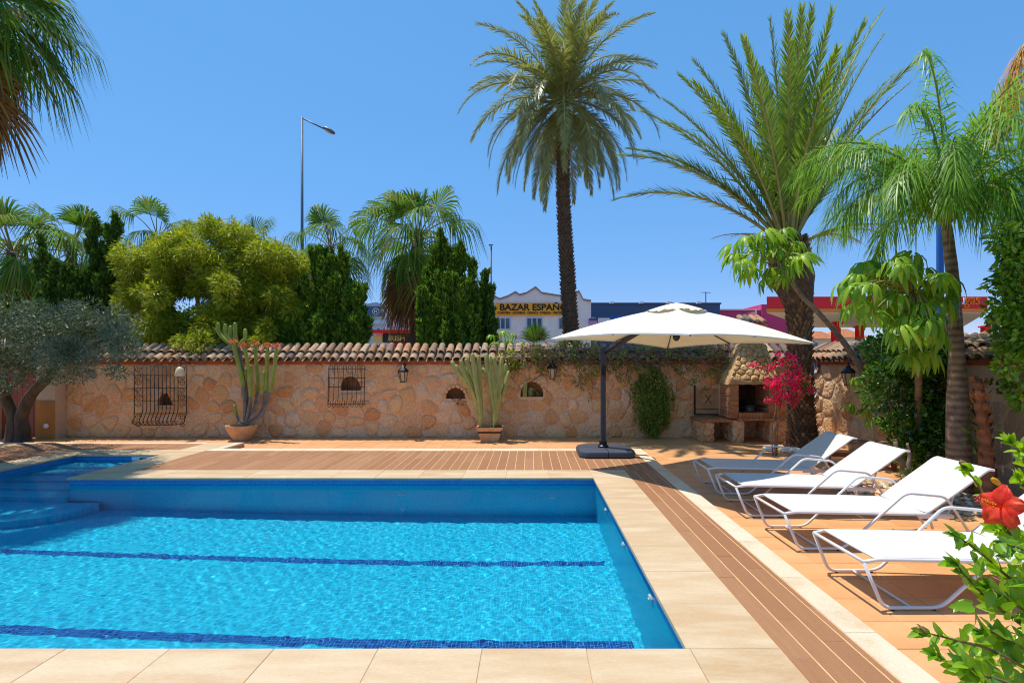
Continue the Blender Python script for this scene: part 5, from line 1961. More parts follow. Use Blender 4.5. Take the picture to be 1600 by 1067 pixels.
# pot left in the hearth
kp = empty('cooking_pot', (5.02, 12.5 + .25, .572), label='grey metal pot left standing inside the barbecue', cat='pot')
MB().lathe([(.1, 0), (.12, .02), (.125, .14), (.13, .145), (.115, .15), (.02, .16)], 18).build('body', MAT('dull_steel', srgb(110, 106, 104), rough=.5, metallic=.6), kp, 40)
for s in (-1, 1):
    MB().tube(rounded([(s * .12, -.03, .11), (s * .16, -.03, .115), (s * .16, .03, .115), (s * .12, .03, .11)], .02, 2), .007, 6).build('handle', m_black, kp, True)
# iron-framed panel over the side counter
gp = empty('iron_panel', (4.22, 13.22, .45), label='black iron framed panel with a cross standing on the barbecue side counter', cat='panel')
MB().box((-.30, .02, .02), (.30, .045, .62)).build('panel_board', MAT('weathered_board', srgb(196, 152, 104), srgb(150, 108, 70), noise=(4, .3, .7), rough=.9), gp)
f_ = MB()
f_.box((-.33, 0, 0), (-.30, .05, .70)).box((.30, 0, 0), (.33, .05, .70)).box((-.30, 0, 0), (.30, .05, .03))
f_.tube([(-.07, .01, .28), (.07, .01, .48)], .008, 6).tube([(.07, .01, .28), (-.07, .01, .48)], .008, 6)
f_.tube([(-.30, .01, .14), (.30, .01, .14)], .006, 6)
f_.build('frame', m_iron, gp)

# ------------------------------------------------------------------ wrought-iron grilles on the wall
def scroll(c, r, turns, sx, mb_, rad=.008, flip=1, y=0.0):
    pts = []
    for k in range(int(turns * 14) + 1):
        a = k / 14 * 2 * math.pi
        rr2 = r * (1 - .78 * k / (turns * 14))
        pts.append((c[0] + sx * rr2 * math.cos(a * flip), y, c[1] + rr2 * math.sin(a * flip)))
    mb_.tube(pts, rad, 5, cap=False)


dG = 13.02
g1 = P(248, 566, dG)
gx0, gx1 = P(207, 0, dG).x - g1.x, P(289, 0, dG).x - g1.x
gr1 = empty('window_grille', (g1.x, dG, 0), label='large scrolled wrought iron window grille hung on the stone wall', cat='grille', group='iron grilles on the stone wall')
for k in range(10):
    x = lerp(gx0 + .20, gx1 - .20, k / 9)
    MB().tube(rounded([(x, .06, 1.64), (x, .06, .55), (x, -.06, .36), (x, -.06, .28), (x, .02, .25)], .08, 4), .0085, 6).build('bar', m_iron, gr1, True)
for s, x in ((0, gx0), (1, gx1)):
    MB().tube(rounded([(x, .06, 1.64), (x, .06, .5), (x + (.03 if s == 0 else -.03), .0, .28)], .1, 4), .010, 6).build('bar', m_iron, gr1, True)
for z in (1.40, 1.10, .80, .50):
    MB().tube([(gx0 - .02, .05, z), (gx1 + .02, .05, z)], .0085, 6).build('cross_bar', m_iron, gr1, True)
MB().tube(smoothpath([(gx0, .0, .35), (gx0 + .08, -.05, .26), (0, -.06, .24), (gx1 - .08, -.05, .26), (gx1, .0, .35)], 5), .010, 6).build('bottom_bar', m_iron, gr1, True)
for sx, xx in ((1, gx0 + .1), (-1, gx1 - .1)):
    for z in (1.53, 1.22, .88, .42):
        mb = MB()
        scroll((xx, z), .085, 1.6, sx, mb, .007, 1, .05)
        scroll((xx, z - .16), .07, 1.4, -sx, mb, .007, -1, .05)
        mb.build('scroll', m_iron, gr1)
mb = MB()
for k in range(9):
    scroll((lerp(gx0 + .15, gx1 - .15, k / 8), .30), .045, 1.2, 1 if k % 2 else -1, mb, .006, 1, -.06)
mb.build('bottom_scrolls', m_iron, gr1)

g2 = P(543, 566, dG + .12)
gr2 = empty('window_grille', (g2.x, dG + .12, 0), label='small iron bar grille with looped ends over an arched niche', cat='grille', group='iron grilles on the stone wall')
for k in range(8):
    x = lerp(-.37, .38, k / 7)
    loop_t = [(x + .035 * math.cos(a), -.03, 1.60 + .05 * math.sin(a)) for a in np.linspace(0, math.pi, 7)]
    loop_b = [(x - .035 * math.cos(a) - .04, -.06, .70 - .05 * math.sin(a)) for a in np.linspace(0, math.pi, 7)]
    MB().tube([(x + .035, -.03, 1.45)] + loop_t + [(x - .035, -.03, 1.45), (x - .05, -.05, .85)] + loop_b[::-1][::-1] + [(x - .005, -.06, .8)], .0065, 5, cap=False).build('bar', m_iron, gr2, True)
for z in (1.54, 1.33, 1.12, .72):
    MB().tube([(-.45, -.035, z), (.44, -.035, z)], .0075, 6).build('cross_bar', m_iron, gr2, True)
for x in (-.43, .42):
    MB().tube([(x, -.035, 1.6), (x - .02, -.035, .68)], .009, 6).build('bar', m_iron, gr2, True)

# cream bell-shaped lamp hanging on the grille
m_cream = MAT('cream_ceramic', srgb(236, 220, 180), srgb(220, 196, 150), noise=(8, .3, .7), rough=.5)
bl = P(281, 578, 12.9)
bell = empty('bell_lamp', tuple(bl), label='cream ceramic bell shaped lamp hanging at the corner of the large grille', cat='lamp')
MB().lathe([(.105, -.14), (.11, -.12), (.095, -.04), (.075, .02), (.05, .06), (.02, .075)], 18).build('shade', m_cream, bell, 40)
MB().tube(smoothpath([(0, 0, .07), (.03, .02, .16), (.09, .1, .19), (.12, .2, .15)], 4), .01, 6).build('bracket', m_black, bell, True)

# ------------------------------------------------------------------ wall lanterns
m_lglass = MAT('frosted_glass', srgb(226, 206, 160), rough=.3, transl=.4)


def lantern(loc, rz, label):
    o = empty('wall_lantern', loc, rz, label, 'lantern', 'black iron wall lanterns')
    MB().obox((0, .28, .22), .07, .02, .2, Matrix.Identity(3)).build('wall_plate', m_black, o)
    MB().tube(smoothpath([(0, .27, .2), (0, .18, .30), (0, .06, .33), (0, 0, .26)], 4), .011, 6).build('bracket', m_black, o, True)
    mb_ = MB()
    mb_.lathe([(.13, .10), (.125, .12), (.06, .19), (.045, .2), (.04, .23), (.012, .25), (.02, .27), (.004, .30)], 6)
    mb_.build('roof', m_black, o)
    fr_ = MB()
    for k in range(6):
        a = 2 * math.pi * k / 6
        fr_.tube([(.115 * math.cos(a), .115 * math.sin(a), .10), (.065 * math.cos(a), .065 * math.sin(a), -.14)], .007, 4)
    fr_.lathe([(.075, -.155), (.075, -.14)], 6)
    fr_.tube([(.115 * math.cos(2 * math.pi * k / 6), .115 * math.sin(2 * math.pi * k / 6), .095) for k in range(6)], .008, 4, closed=True)
    fr_.build('cage', m_black, o)
    MB().lathe([(.055, -.13), (.098, .09)], 6, cap=False).build('glass', m_lglass, o)
    MB().blob((0, 0, -.01), (.028, .028, .05), 8, 6).build('bulb', m_cream, o, True)
    return o


l1 = P(630, 587, 13.0)
lantern(tuple(l1), 0, 'black iron wall lantern between the small grille and the pale cactus')
l2 = P(863, 582, 13.0)
lantern(tuple(l2), 0, 'black iron wall lantern under the creeper near the parasol pole')
l3 = P(1326, 590, 10.9)
lantern((6.22, 10.9, l3.z), -math.pi / 2, 'black iron wall lantern on the side wall behind the leaning stem')

# plates on the corner, by the palm
m_plate = MAT('glazed_blue_plate', srgb(226, 224, 226), srgb(70, 80, 150), noise=(14, .45, .55), rough=.2)
for z, lab in ((1.60, 'upper round blue and white glazed plate hung beside the scaly palm trunk'), (1.02, 'lower small blue and white glazed plate hung beside the scaly palm trunk')):
    q_ = MB()
    s_ = 1 if z > 1.3 else .75
    q_.lathe([(.09 * s_, 0), (.12 * s_, .006), (.17 * s_, .026), (.172 * s_, .03), (.118 * s_, .013), (.001, .012)], 24, cap=False)
    po = q_.build('wall_plate', m_plate, None, 40, loc=(6.452, 12.62, z), rot=(0, -math.pi / 2, 0))
    tag(po, lab, 'plate', 'glazed plates on the side wall')

# potted greenery in the niches and bits at the foot of the wall
m_succ = lf('succulent_leaf', [(96, 112, 50), (126, 138, 70), (110, 96, 60)], .2)
for i, (px_, z0, dd, lab) in enumerate(((831, .878, 13.42, 'small twin cactus stems growing in the widest arched niche'),
                                        (712, .833, 13.42, 'dry trailing plant spilling from the low arched niche'))):
    c = P(px_, 0, dd)
    o = empty('niche_plant', (c.x, dd, z0), label=lab, cat='plant')
    if i == 0:
        for x, y, h in ((-.17, -.12, .42), (-.04, .0, .22)):
            mb_ = MB()
            ribbed(mb_, [(x, y, 0), (x, y, h * .5), (x + .02, y, h * .95), (x + .02, y, h)], [.045, .05, .045, .02], 4)
            mb_.build('stem', m_cactusb, o, 50)
        inst('leaves', cloud([((.1, 0, .08), (.09, .07, .08))], 500, .06, .035, m_vine, 'leaves', shell=.1), o)
    else:
        inst('leaves', cloud([((.05, -.12, .03), (.15, .07, .06)), ((.12, -.17, -.07), (.1, .04, .1))], 450, .06, .02, m_fandry, 'leaves', down=.6, shell=.1), o)
wd_ = P(118, 0, 12.1)
weed = empty('weed_tuft', (wd_.x, 12.1, ZT), label='small dark weed tuft on the terrace in front of the wall near the olive tree', cat='weed')
inst('blades', cloud([((k * .2 - .4, 0, .03), (.05, .03, .05)) for k in range(5)], 250, .1, .012, m_vine, 'blades', up=1.0, shell=.0), weed)

# ------------------------------------------------------------------ corner behind the loungers
m_oldwood = MAT('weathered_wood', srgb(150, 118, 86), srgb(104, 76, 52), noise=(6, .3, .7), rough=.85, stretch=(1, 8, 8), bump=(20, .4, .006))
m_redwood = MAT('red_brown_wood', srgb(150, 82, 44), srgb(116, 60, 32), noise=(5, .3, .7), rough=.7)
bn = P(1345, 566, 9.55)
bench = empty('low_wooden_bench', (bn.x, 9.55, ZT), -.5, 'low weathered wooden bench in the corner behind the farthest loungers', 'bench')
for k in range(3):
    MB().box((-.55, -.2 + k * .135, .40), (.55, -.2 + k * .135 + .127, .44)).build('seat_plank', m_oldwood, bench)
for s in (-1, 1):
    MB().box((s * .48 - .03, -.17, 0), (s * .48 + .03, .17, .398)).build('side_panel', m_redwood, bench)
MB().box((-.45, -.02, .15), (.45, .02, .22)).build('stretcher', m_redwood, bench)
tb0 = P(1405, 566, 7.6)
# driftwood roots between the loungers' heads and the wall
for i, (px_, d_, lab) in enumerate(((1412, 7.3, 'twisted grey driftwood branch leaning behind the second lounger'),)):
    c = P(px_, 566, d_)
    o = empty('driftwood', (c.x, d_, ZT), label=lab, cat='driftwood')
    mb_ = MB()
    mb_.tube(smoothpath([(.12, 0, 0), (.06, .03, .3), (-.06, 0, .55), (-.1, .02, .75)], 4), [.05, .048, .046, .044, .042, .04, .038, .036, .034, .032, .03, .026, .02], 7)
    mb_.tube(smoothpath([(.06, .03, .3), (.12, .06, .55), (.1, .08, .72)], 4), [.034 - .0025 * k for k in range(9)], 7)
    mb_.build('branch', m_bark, o, True)
pc = P(1424, 566, 7.15)
mp_ = empty('small_bowl_pot', (pc.x, 7.15, ZT), label='small pale bowl on a stand holding a green plant behind the sunlit lounger', cat='plant pot')
MB().lathe([(.06, .22), (.09, .25), (.11, .33), (.1, .33), (.08, .28)], 16).build('bowl', m_cream, mp_, 40)
MB().lathe([(.09, 0), (.05, .03), (.05, .2), (.08, .22)], 14).build('stand', m_bark, mp_, 40)
inst('leaves', cloud([((0, 0, .36), (.1, .1, .05))], 400, .06, .03, m_ficusb, 'leaves', up=.4), mp_)
st0 = P(1370, 566, 7.6)
peb = MB()
for k in range(240):
    a_, r_ = R.uniform(0, 6.28), R.uniform(0, 1) ** .5
    s_ = R.uniform(.02, .05)
    peb.blob((st0.x + .9 * r_ * math.cos(a_) + .35, 7.6 + 1.1 * r_ * math.sin(a_), ZT + s_ * .4), (s_ * 1.3, s_, s_ * .6), 6, 4, jit=.15)
struct(peb.build('pebbles', MAT('pale_pebble', (.3, .25, .2), island=[srgb(206, 186, 156), srgb(170, 146, 116), srgb(226, 212, 186), srgb(140, 112, 84)], rough=.8), None, 50), 'stuff')
wp = P(1222, 566, 11.2)
wpb = MB()
for k in range(36):
    s_ = R.uniform(.025, .06)
    wpb.blob((wp.x + R.uniform(-.25, .45), 11.3 + R.uniform(-.25, .2), ZT + s_ * .5), (s_ * 1.2, s_, s_ * .7), 6, 4, jit=.2)
struct(wpb.build('white_pebbles', MAT('white_stone', (.75, .73, .7), rough=.7), None, 50), 'stuff')

# cut trunk with peeling bark beside the queen palm
cs = P(1536, 566, 7.2)
stump = empty('cut_trunk', (cs.x, 7.2, ZT), label='slender leaning cut trunk with orange peeling bark by the side wall', cat='trunk')
zt = P(0, 592, 7.2).z - ZT
MB().tube(smoothpath([(.06, 0, 0), (.05, 0, .4), (.0, 0, zt * .6), (-.08, 0, zt)], 5), [.09, .088, .086, .086, .085, .085, .083, .08, .08, .078, .075, .072, .07, .066, .062, .05], 12).build('trunk', m_stump, stump, True)
pe = MB()
for k in range(60):
    z = R.uniform(.1, zt)
    a_ = R.uniform(0, 6.28)
    xo = np.interp(z, [0, .4, zt * .6, zt], [.06, .05, 0, -.08])
    c = Vector((xo + .082 * math.cos(a_), .082 * math.sin(a_), z))
    o_ = Vector((math.cos(a_), math.sin(a_), 0))
    tn = Vector((-math.sin(a_), math.cos(a_), 0))
    pe.add([c - tn * .04, c + tn * .04, c + tn * .03 + o_ * .03 + Vector((0, 0, .06)), c - tn * .03 + o_ * .02 + Vector((0, 0, .07))], [(0, 1, 2, 3)])
struct(pe.build('bark_flakes', m_stump, stump), 'stuff')
inst('foliage', cloud([((.12, 0, zt - .1), (.14, .08, .1)), ((.15, 0, zt - .65), (.08, .06, .07)), ((-.1, .05, .9), (.08, .06, .3))], 160, .08, .045, m_ficus, 'foliage', shell=.1), stump)

# ------------------------------------------------------------------ street lamps
m_galv = MAT('galvanised_steel', srgb(108, 116, 124), srgb(90, 98, 106), noise=(5, .3, .7), rough=.5, metallic=.4)
m_lens = MAT('lamp_lens', srgb(196, 176, 150), rough=.25)
d_ = 24.0
a_ = P(472, 566, d_)
lamp = empty('street_lamp', (a_.x, d_, ZO), label='tall grey street lamp with a slanting arm above the conifers', cat='street lamp', group='street lamps along the road')
ht = P(0, 183, d_).z - ZO
MB().tube([(0, 0, 0), (0, 0, ht * .5), (0, 0, ht)], [.085, .065, .045], 10).build('pole', m_galv, lamp, True)
hx = P(507, 202, d_) - Vector((a_.x, d_, ZO))
MB().tube([(0, 0, ht - .05), hx], .03, 8).build('arm', m_galv, lamp, True)
hd = MB()
M_ = Matrix.Rotation(.5, 3, 'Y')
hd.blob((0, 0, 0), (.30, .15, .10), 14, 8)
hd.v = [tuple(M_ @ Vector(v) + hx + Vector((.2, 0, -.06))) for v in hd.v]
head = hd.build('lamp_head', m_galv, lamp, True)
ln_ = MB().blob((0, 0, 0), (.24, .12, .05), 12, 6)
ln_.v = [tuple(M_ @ (Vector(v) + Vector((0, 0, -.06))) + hx + Vector((.2, 0, -.06))) for v in ln_.v]
ln_.build('lens', m_lens, head, True)
d_ = 45.0
a_ = P(767.5, 566, d_)
lamp2 = empty('street_lamp', (a_.x, d_, ZO), label='distant slim street lamp beside the white bazaar building', cat='street lamp', group='street lamps along the road')
ht = P(0, 385, d_).z - ZO
MB().tube([(0, 0, 0), (0, 0, ht)], [.09, .06], 8).build('pole', m_galv, lamp2, True)
MB().obox((0, -.3, ht + .05), .3, .7, .12, Matrix.Rotation(.25, 3, 'X')).build('lamp_head', m_galv, lamp2)


# ------------------------------------------------------------------ buildings along the road
def paint(name, c, rough=.8, var=.9):
    return MAT(name, srgb(*c), tuple(x * var for x in srgb(*c)), noise=(.6, .3, .7), rough=rough)


m_wblock = MAT('white_block_wall', srgb(242, 236, 228), srgb(228, 220, 212), noise=(1.2, .3, .7), rough=.85, bump=(3, .3, .05))
m_grey = paint('grey_render', (178, 184, 192))
m_navy = paint('navy_cladding', (56, 86, 122), .5)
m_pink = paint('magenta_render', (214, 70, 120))
m_red = paint('red_fascia', (246, 14, 26), .4)
m_orange = paint('orange_panel', (255, 176, 20), .5)
m_orst = paint('orange_stripe', (255, 140, 20), .4)
m_soffit = paint('white_soffit', (232, 228, 222))
m_glass = MAT('dark_window_glass', srgb(70, 92, 116), rough=.08, spec=.8)
m_wframe = paint('pale_window_frame', (190, 206, 220), .4)
m_ink = MAT('black_lettering', srgb(18, 16, 18), rough=.6)
m_gold = MAT('gold_lettering', srgb(226, 196, 110), rough=.5)
m_wht = MAT('white_lettering', (.8, .8, .8), rough=.5)
m_sblack = MAT('black_signboard', srgb(30, 30, 34), rough=.5)
m_roofgrey = paint('grey_sheet_roof', (150, 146, 140))
m_redroof = MAT('clay_roof', srgb(206, 132, 84), srgb(180, 106, 66), noise=(2, .3, .7), rough=.9)


def text(body, size, loc, mat, par, extr=.02, shear=0.0, width=None, bold=0.0, name='lettering'):
    cu = bpy.data.curves.new(name, 'FONT')
    cu.body = body
    cu.size = size
    cu.extrude = extr
    cu.shear = shear
    cu.offset = bold
    cu.materials.append(mat)
    o = bpy.data.objects.new(name, cu)
    COL.objects.link(o)
    o.parent = par
    o.location = loc
    o.rotation_euler = (math.pi / 2, 0, 0)
    bpy.context.view_layer.update()
    me = bpy.data.meshes.new_from_object(o.evaluated_get(bpy.context.evaluated_depsgraph_get()))
    me.name = name
    w0 = o.dimensions.x
    bpy.data.objects.remove(o)
    return inst(name, me, par, loc, (math.pi / 2, 0, 0), (width / w0 if width and w0 > 0 else 1, 1, 1))


def window(par, x0, x1, z0, z1, y, n=3):
    f = MB()
    f.box((x0, y - .05, z0), (x1, y - .02, z1)).build('window', m_glass, par)
    fr_ = MB()
    t = .07
    fr_.box((x0 - t, y - .08, z0 - t), (x1 + t, y - .015, z0)).box((x0 - t, y - .08, z1), (x1 + t, y - .015, z1 + t))
    for k in range(n + 1):
        x = lerp(x0, x1, k / n)
        fr_.box((x - t * .7, y - .085, z0), (x + t * .7, y - .016, z1))
    fr_.build('window_frame', m_wframe, par)


d_ = 50.0
o3 = P(848, 566, d_)
bz = empty('bazaar_building', (o3.x, d_, ZO), label='white block building with an orange bazaar sign and scalloped parapet', cat='building')
q = lambda x, y: (P(x, y, d_).x - o3.x, P(x, y, d_).z - ZO)
prof = [(764, 566 + 18), (764, 472), (769, 469), (774, 465), (781, 468.5), (794, 464), (805.5, 457.5), (812, 462), (823, 459), (837, 450), (846.5, 459), (873.5, 463.5), (897, 461.5), (904.5, 456), (911.5, 469.5), (923.5, 471.5), (923.5, 566 + 18)]
MB().prism([q(*p) for p in prof], 0, 12).build('wall', m_wblock, bz)
cp_ = MB()
for a, b in zip(prof[1:-2], prof[2:-1]):
    (x0, z0), (x1, z1) = q(*a), q(*b)
    cp_.add([(x0, -.12, z0), (x1, -.12, z1), (x1, -.12, z1 + .16), (x0, -.12, z0 + .16), (x0, .3, z0), (x1, .3, z1), (x1, .3, z1 + .16), (x0, .3, z0 + .16)],
            [(0, 1, 2, 3), (3, 2, 6, 7), (0, 4, 5, 1)])
cp_.build('parapet_coping', m_roofgrey, bz)
(x0, z1), (x1, z0) = q(774, 473.5), q(899.5, 493)
sg = MB().box((x0, -.16, z0), (x1, -.03, z1)).build('sign_board', m_orange, bz)
xa, za = q(780.5, 485)
xb = q(897, 0)[0]
text('BAZAR ESPAÑOL', .80, (xa, -.19, za), m_ink, sg, width=xb - xa - .2, bold=.018)
xa, za = q(777.5, 490.8)
text('FLORISTERIA - ALFOMBRAS - CERAMICA - PAPELERIA - MERCERIA - REGALOS', .30, (xa, -.19, za), m_ink, sg, width=q(898, 0)[0] - xa)
for wx0, wx1 in ((774.5, 797), (823, 847), (873, 896)):
    (x0, z1), (x1, z0) = q(wx0, 497.5), q(wx1, 513.5)
    window(bz, x0, x1, z0, z1, 0)

d_ = 54.0
o3 = P(1024, 566, d_)
nv = empty('navy_building', (o3.x, d_, ZO), label='long flat dark blue clad building behind the parasol', cat='building')
x0, x1 = P(922, 0, d_).x - o3.x, P(1125, 0, d_).x - o3.x
zt = P(0, 473, d_).z - ZO
MB().box((x0, 0, 0), (x1, 14, zt - .15)).build('wall', m_navy, nv)
MB().box((x0 - .1, -.1, zt - .149), (x1 + .1, 14.1, zt)).build('parapet', m_navy, nv)
for k in range(10):
    MB().box((x0 + .05, -.06, .6 + k * .62), (x1 - .05, -.002, .6 + k * .62 + .56)).build('cladding_panel', m_navy, nv)
for px_ in (955, 1001, 1044, 1090):
    xx = P(px_, 0, d_).x - o3.x
    fl_ = MB()
    fl_.box((xx - .2, -.5, zt - .12), (xx + .2, -.11, zt + .06))
    fl_.build('floodlight', m_wht, nv)
an = P(1118, 0, d_).x - o3.x
MB().tube([(an, 3, zt - .2), (an, 3, P(0, 456, 57).z - ZO)], .05, 6).tube([(an - .5, 3, P(0, 457, 57).z - ZO), (an + .5, 3, P(0, 457.5, 57).z - ZO)], .03, 5).build('aerial', m_galv, nv)
sb = P(926, 503, 49.0)
hang = empty('hanging_sign', (sb.x, 49.0, ZO), label='small round blue and pink sign on a post between the white and navy buildings', cat='sign')
MB().tube([(0, 0, 0), (0, 0, sb.z - ZO)], .05, 8).build('post', m_galv, hang)
MB().tube([(0, -.1, sb.z - ZO), (0, .1, sb.z - ZO)], .42, 20).build('disc', paint('lilac_sign', (196, 150, 190)), hang)
MB().box((-.36, -.12, sb.z - ZO + .1), (.36, -.101, sb.z - ZO + .3)).build('band', m_navy, hang)
sb = P(958, 502, 52.0)
bs = empty('shop_sign', (sb.x, 52.0, ZO), label='white and blue shop sign board low on the navy building', cat='sign')
MB().box((-1.4, -.1, sb.z - ZO - .5), (-.3, 0, sb.z - ZO + .3)).build('white_board', m_wht, bs)
MB().box((-.2, -.12, sb.z - ZO - .2), (1.1, 0, sb.z - ZO + .5)).build('blue_board', paint('bright_blue', (36, 90, 190)), bs)
MB().box((-1.2, .02, 0), (-1.1, .1, sb.z - ZO)).box((.8, .02, 0), (.9, .1, sb.z - ZO)).build('posts', m_galv, bs)

d_ = 58.0
o3 = P(1165, 566, d_)
pk = empty('magenta_building', (o3.x, d_, ZO), label='magenta flat roofed building between the navy one and the petrol station', cat='building')
x0, xm, x1 = P(1124, 0, d_).x - o3.x, P(1188, 0, d_).x - o3.x, P(1240, 0, d_).x - o3.x
MB().box((x0, 0, 0), (xm, 10, P(0, 485, d_).z - ZO)).build('wall', m_pink, pk)
MB().box((xm, -.3, 0), (x1, 10, P(0, 476, d_).z - ZO)).build('tower', m_pink, pk)
zt = P(0, 485, d_).z - ZO
MB().box((x0 - .05, -.1, zt + .001), (xm - .01, .3, zt + .14)).build('parapet', m_soffit, pk)
xx = P(1170, 0, d_).x - o3.x
MB().tube([(xx + .6, -.4, 0), (xx + .6, -.4, P(0, 483, d_).z - ZO)], .07, 6).build('banner_post', m_wht, pk)
bn_ = MB()
z0, z1 = P(0, 508, d_).z - ZO, P(0, 487, d_).z - ZO
vs = []
for i in range(9):
    for j in range(4):
        vs.append((xx + .5 - i * .22, -.4 + .1 * math.sin(i * .9 + j), lerp(z0, z1, j / 3) - .05 * i))
bn_.add(vs, [(i * 4 + j, i * 4 + j + 1, (i + 1) * 4 + j + 1, (i + 1) * 4 + j) for i in range(8) for j in range(3)])
bn_.build('banner', MAT('pink_banner', srgb(226, 150, 176), srgb(190, 70, 120), noise=(1.5, .45, .6), rough=.7, transl=.3), pk, True)

# petrol station canopy
d_ = 35.0
FL, FR = P(1198, 0, d_).x, P(1543, 0, d_).x
BL, BR, dB = 24.8, 38.5, 49.7
zt, zs, zb = P(0, 463.5, d_).z, P(0, 482.5, d_).z, P(0, 487.5, d_).z
gs = empty('petrol_station_canopy', ((FL + FR) / 2, d_, ZO), label='red petrol station canopy with orange stripe on red pillars', cat='petrol station')
ox = (FL + FR) / 2


def slab(z0, z1, mat, name, grow=0.0, par=gs):
    pts = [(FL - grow, d_ - grow), (FR + grow, d_ - grow), (BR + grow, dB + grow), (BL - grow, dB + grow)]
    vs_ = [(x - ox, y - d_, z - ZO) for z in (z0, z1) for x, y in pts]
    return MB().add(vs_, [(3, 2, 1, 0), (4, 5, 6, 7)] + [(k, (k + 1) % 4, 4 + (k + 1) % 4, 4 + k) for k in range(4)]).build(name, mat, par)


fas = slab(zs + .002, zt, m_red, 'fascia')
slab(zb, zs, m_orst, 'stripe', .03)
slab(zb - .06, zb - .002, m_soffit, 'soffit', -.05)
xg = P(1505.5, 0, d_).x - ox
zg = P(0, 475.5, d_).z - ZO
text('gas', .95, (xg, -.05, zg), paint('orange_lettering', (250, 130, 40)), fas, shear=.2, width=P(1531.5, 0, d_).x - ox - xg, bold=.01)
text('u', .95, (xg - .42, -.05, zg), m_wht, fas, shear=.2, bold=.01)
for px_, dd, wd in ((1306, 43.0, .5), (1343, 47.5, .5), (1480, 44, .5), (1540, 47, .5)):
    c = P(px_, 566, dd)
    MB().box((c.x - ox - wd / 2, dd - d_ - wd / 2, 0), (c.x - ox + wd / 2, dd - d_ + wd / 2, zb - .07 - ZO)).build('pillar', m_red, gs)
    MB().box((c.x - ox - wd * .75, dd - d_ - wd * .75, zb - .22 - ZO), (c.x - ox + wd * .75, dd - d_ + wd * .75, zb - .10 - ZO)).build('pillar_cap', m_red, gs)

# far villas with clay roofs seen under the canopy
for px_, d_, w_, hb, hr, lab in ((1284, 95, 5.0, 529, 517, 'far villa with hipped clay roof under the left of the petrol canopy'), (1325, 110, 7.5, 527, 513, 'far larger villa with clay roof seen between the canopy pillars')):
    c = P(px_, 566, d_)
    o = empty('villa', (c.x, d_, ZO), label=lab, cat='house', group='far villas')
    ze, zr = P(0, hb, d_).z - ZO, P(0, hr, d_).z - ZO
    MB().box((-w_ * .45, 0, 0), (w_ * .45, w_ * .8, ze)).build('wall', paint('villa_wall', (236, 206, 180)), o)
    MB().add([(-w_ * .55, -.4, ze), (w_ * .55, -.4, ze), (w_ * .55, w_ * .9, ze), (-w_ * .55, w_ * .9, ze), (-w_ * .12, w_ * .25, zr), (w_ * .12, w_ * .25, zr)],
             [(0, 1, 5, 4), (1, 2, 5), (2, 3, 4, 5), (3, 0, 4), (3, 2, 1, 0)]).build('roof', m_redroof, o)
    for s in (-1, 1):
        MB().box((s * w_ * .22 - .4, -.06, ze - 1.9), (s * w_ * .22 + .4, -.01, ze - .7)).build('window', m_glass, o)

# buildings behind the fan palm: dark sign, white block, irish bar
d_ = 56.0
o3 = P(590, 566, d_)
sb = empty('grey_shop_building', (o3.x, d_, ZO), label='grey building with a dark round emblem sign behind the cypress', cat='building')
q = lambda x, y: (P(x, y, d_).x - o3.x, P(x, y, d_).z - ZO)
x0, x1 = q(565, 0)[0], q(606, 0)[0]
MB().prism([(x0, 0), (x1, 0), (x1, q(0, 478)[1]), (q(588, 0)[0], q(0, 472)[1]), (x0, q(0, 476)[1])], 0, 10).build('wall', m_grey, sb)
sgb = MB().box((x0, -.15, q(0, 494)[1]), (x1, -.02, q(0, 479)[1])).build('sign_board', m_navy, sb)
cxm, czm = q(588, 487)
MB().tube([(cxm + .32 * math.cos(a), -.18, czm + .32 * math.sin(a)) for a in np.linspace(0, 2 * math.pi, 20, endpoint=False)], .03, 5, closed=True).build('emblem_ring', m_wht, sgb)
text('M', .42, (cxm - .19, -.18, czm - .15), m_wht, sgb)
text('Mo', .45, (q(595.5, 0)[0], -.18, czm - .05), m_wht, sgb)
for k in range(4):
    window(sb, lerp(x0, x1, .08 + k * .24), lerp(x0, x1, .25 + k * .24), q(0, 525)[1], q(0, 513)[1], 0, 1)
MB().box((x0, -.12, q(0, 506)[1]), (x1, -.003, q(0, 500)[1])).build('facade_band', m_wframe, sb)
d_ = 46.0
o3 = P(632, 566, d_)
wb = empty('white_flat_building', (o3.x, d_, ZO), label='pale grey flat roofed house behind the dead palm skirt', cat='building')
q = lambda x, y: (P(x, y, d_).x - o3.x, P(x, y, d_).z - ZO)
x0, x1 = q(602, 0)[0], q(668, 0)[0]
MB().box((x0, 0, 0), (x1, 9, q(0, 474)[1])).build('wall', m_wblock, wb)
MB().box((x0 - .1, -.15, q(0, 474)[1] + .002), (x1 + .1, 9.1, q(0, 471)[1])).build('parapet', m_roofgrey, wb)
for a, b in ((604.5, 610), (622, 632), (644, 654)):
    window(wb, q(a, 0)[0], q(b, 0)[0], q(0, 512)[1], q(0, 494)[1], 0, 1)
d_ = 38.0
o3 = P(630, 566, d_)
ib = empty('irish_bar', (o3.x, d_, ZO), label='red and black pub front with gold lettering behind the wall', cat='building')
q = lambda x, y: (P(x, y, d_).x - o3.x, P(x, y, d_).z - ZO)
MB().box((q(609, 0)[0], 0, 0), (q(690, 0)[0], 6, q(0, 535.5)[1])).build('wall', m_red, ib)
sgi = MB().box((q(600, 0)[0], -.3, q(0, 535.3)[1]), (q(690, 0)[0], 5.5, q(0, 521)[1])).build('sign_board', m_sblack, ib)
MB().box((q(578, 0)[0], -.6, q(0, 520.8)[1]), (q(692, 0)[0], 6.2, q(0, 516)[1])).build('awning', m_red, ib)
xa, za = q(608.5, 532.5)
text('IRISH', .50, (xa, -.33, za), m_gold, sgi, width=q(633.5, 0)[0] - xa, bold=.012)
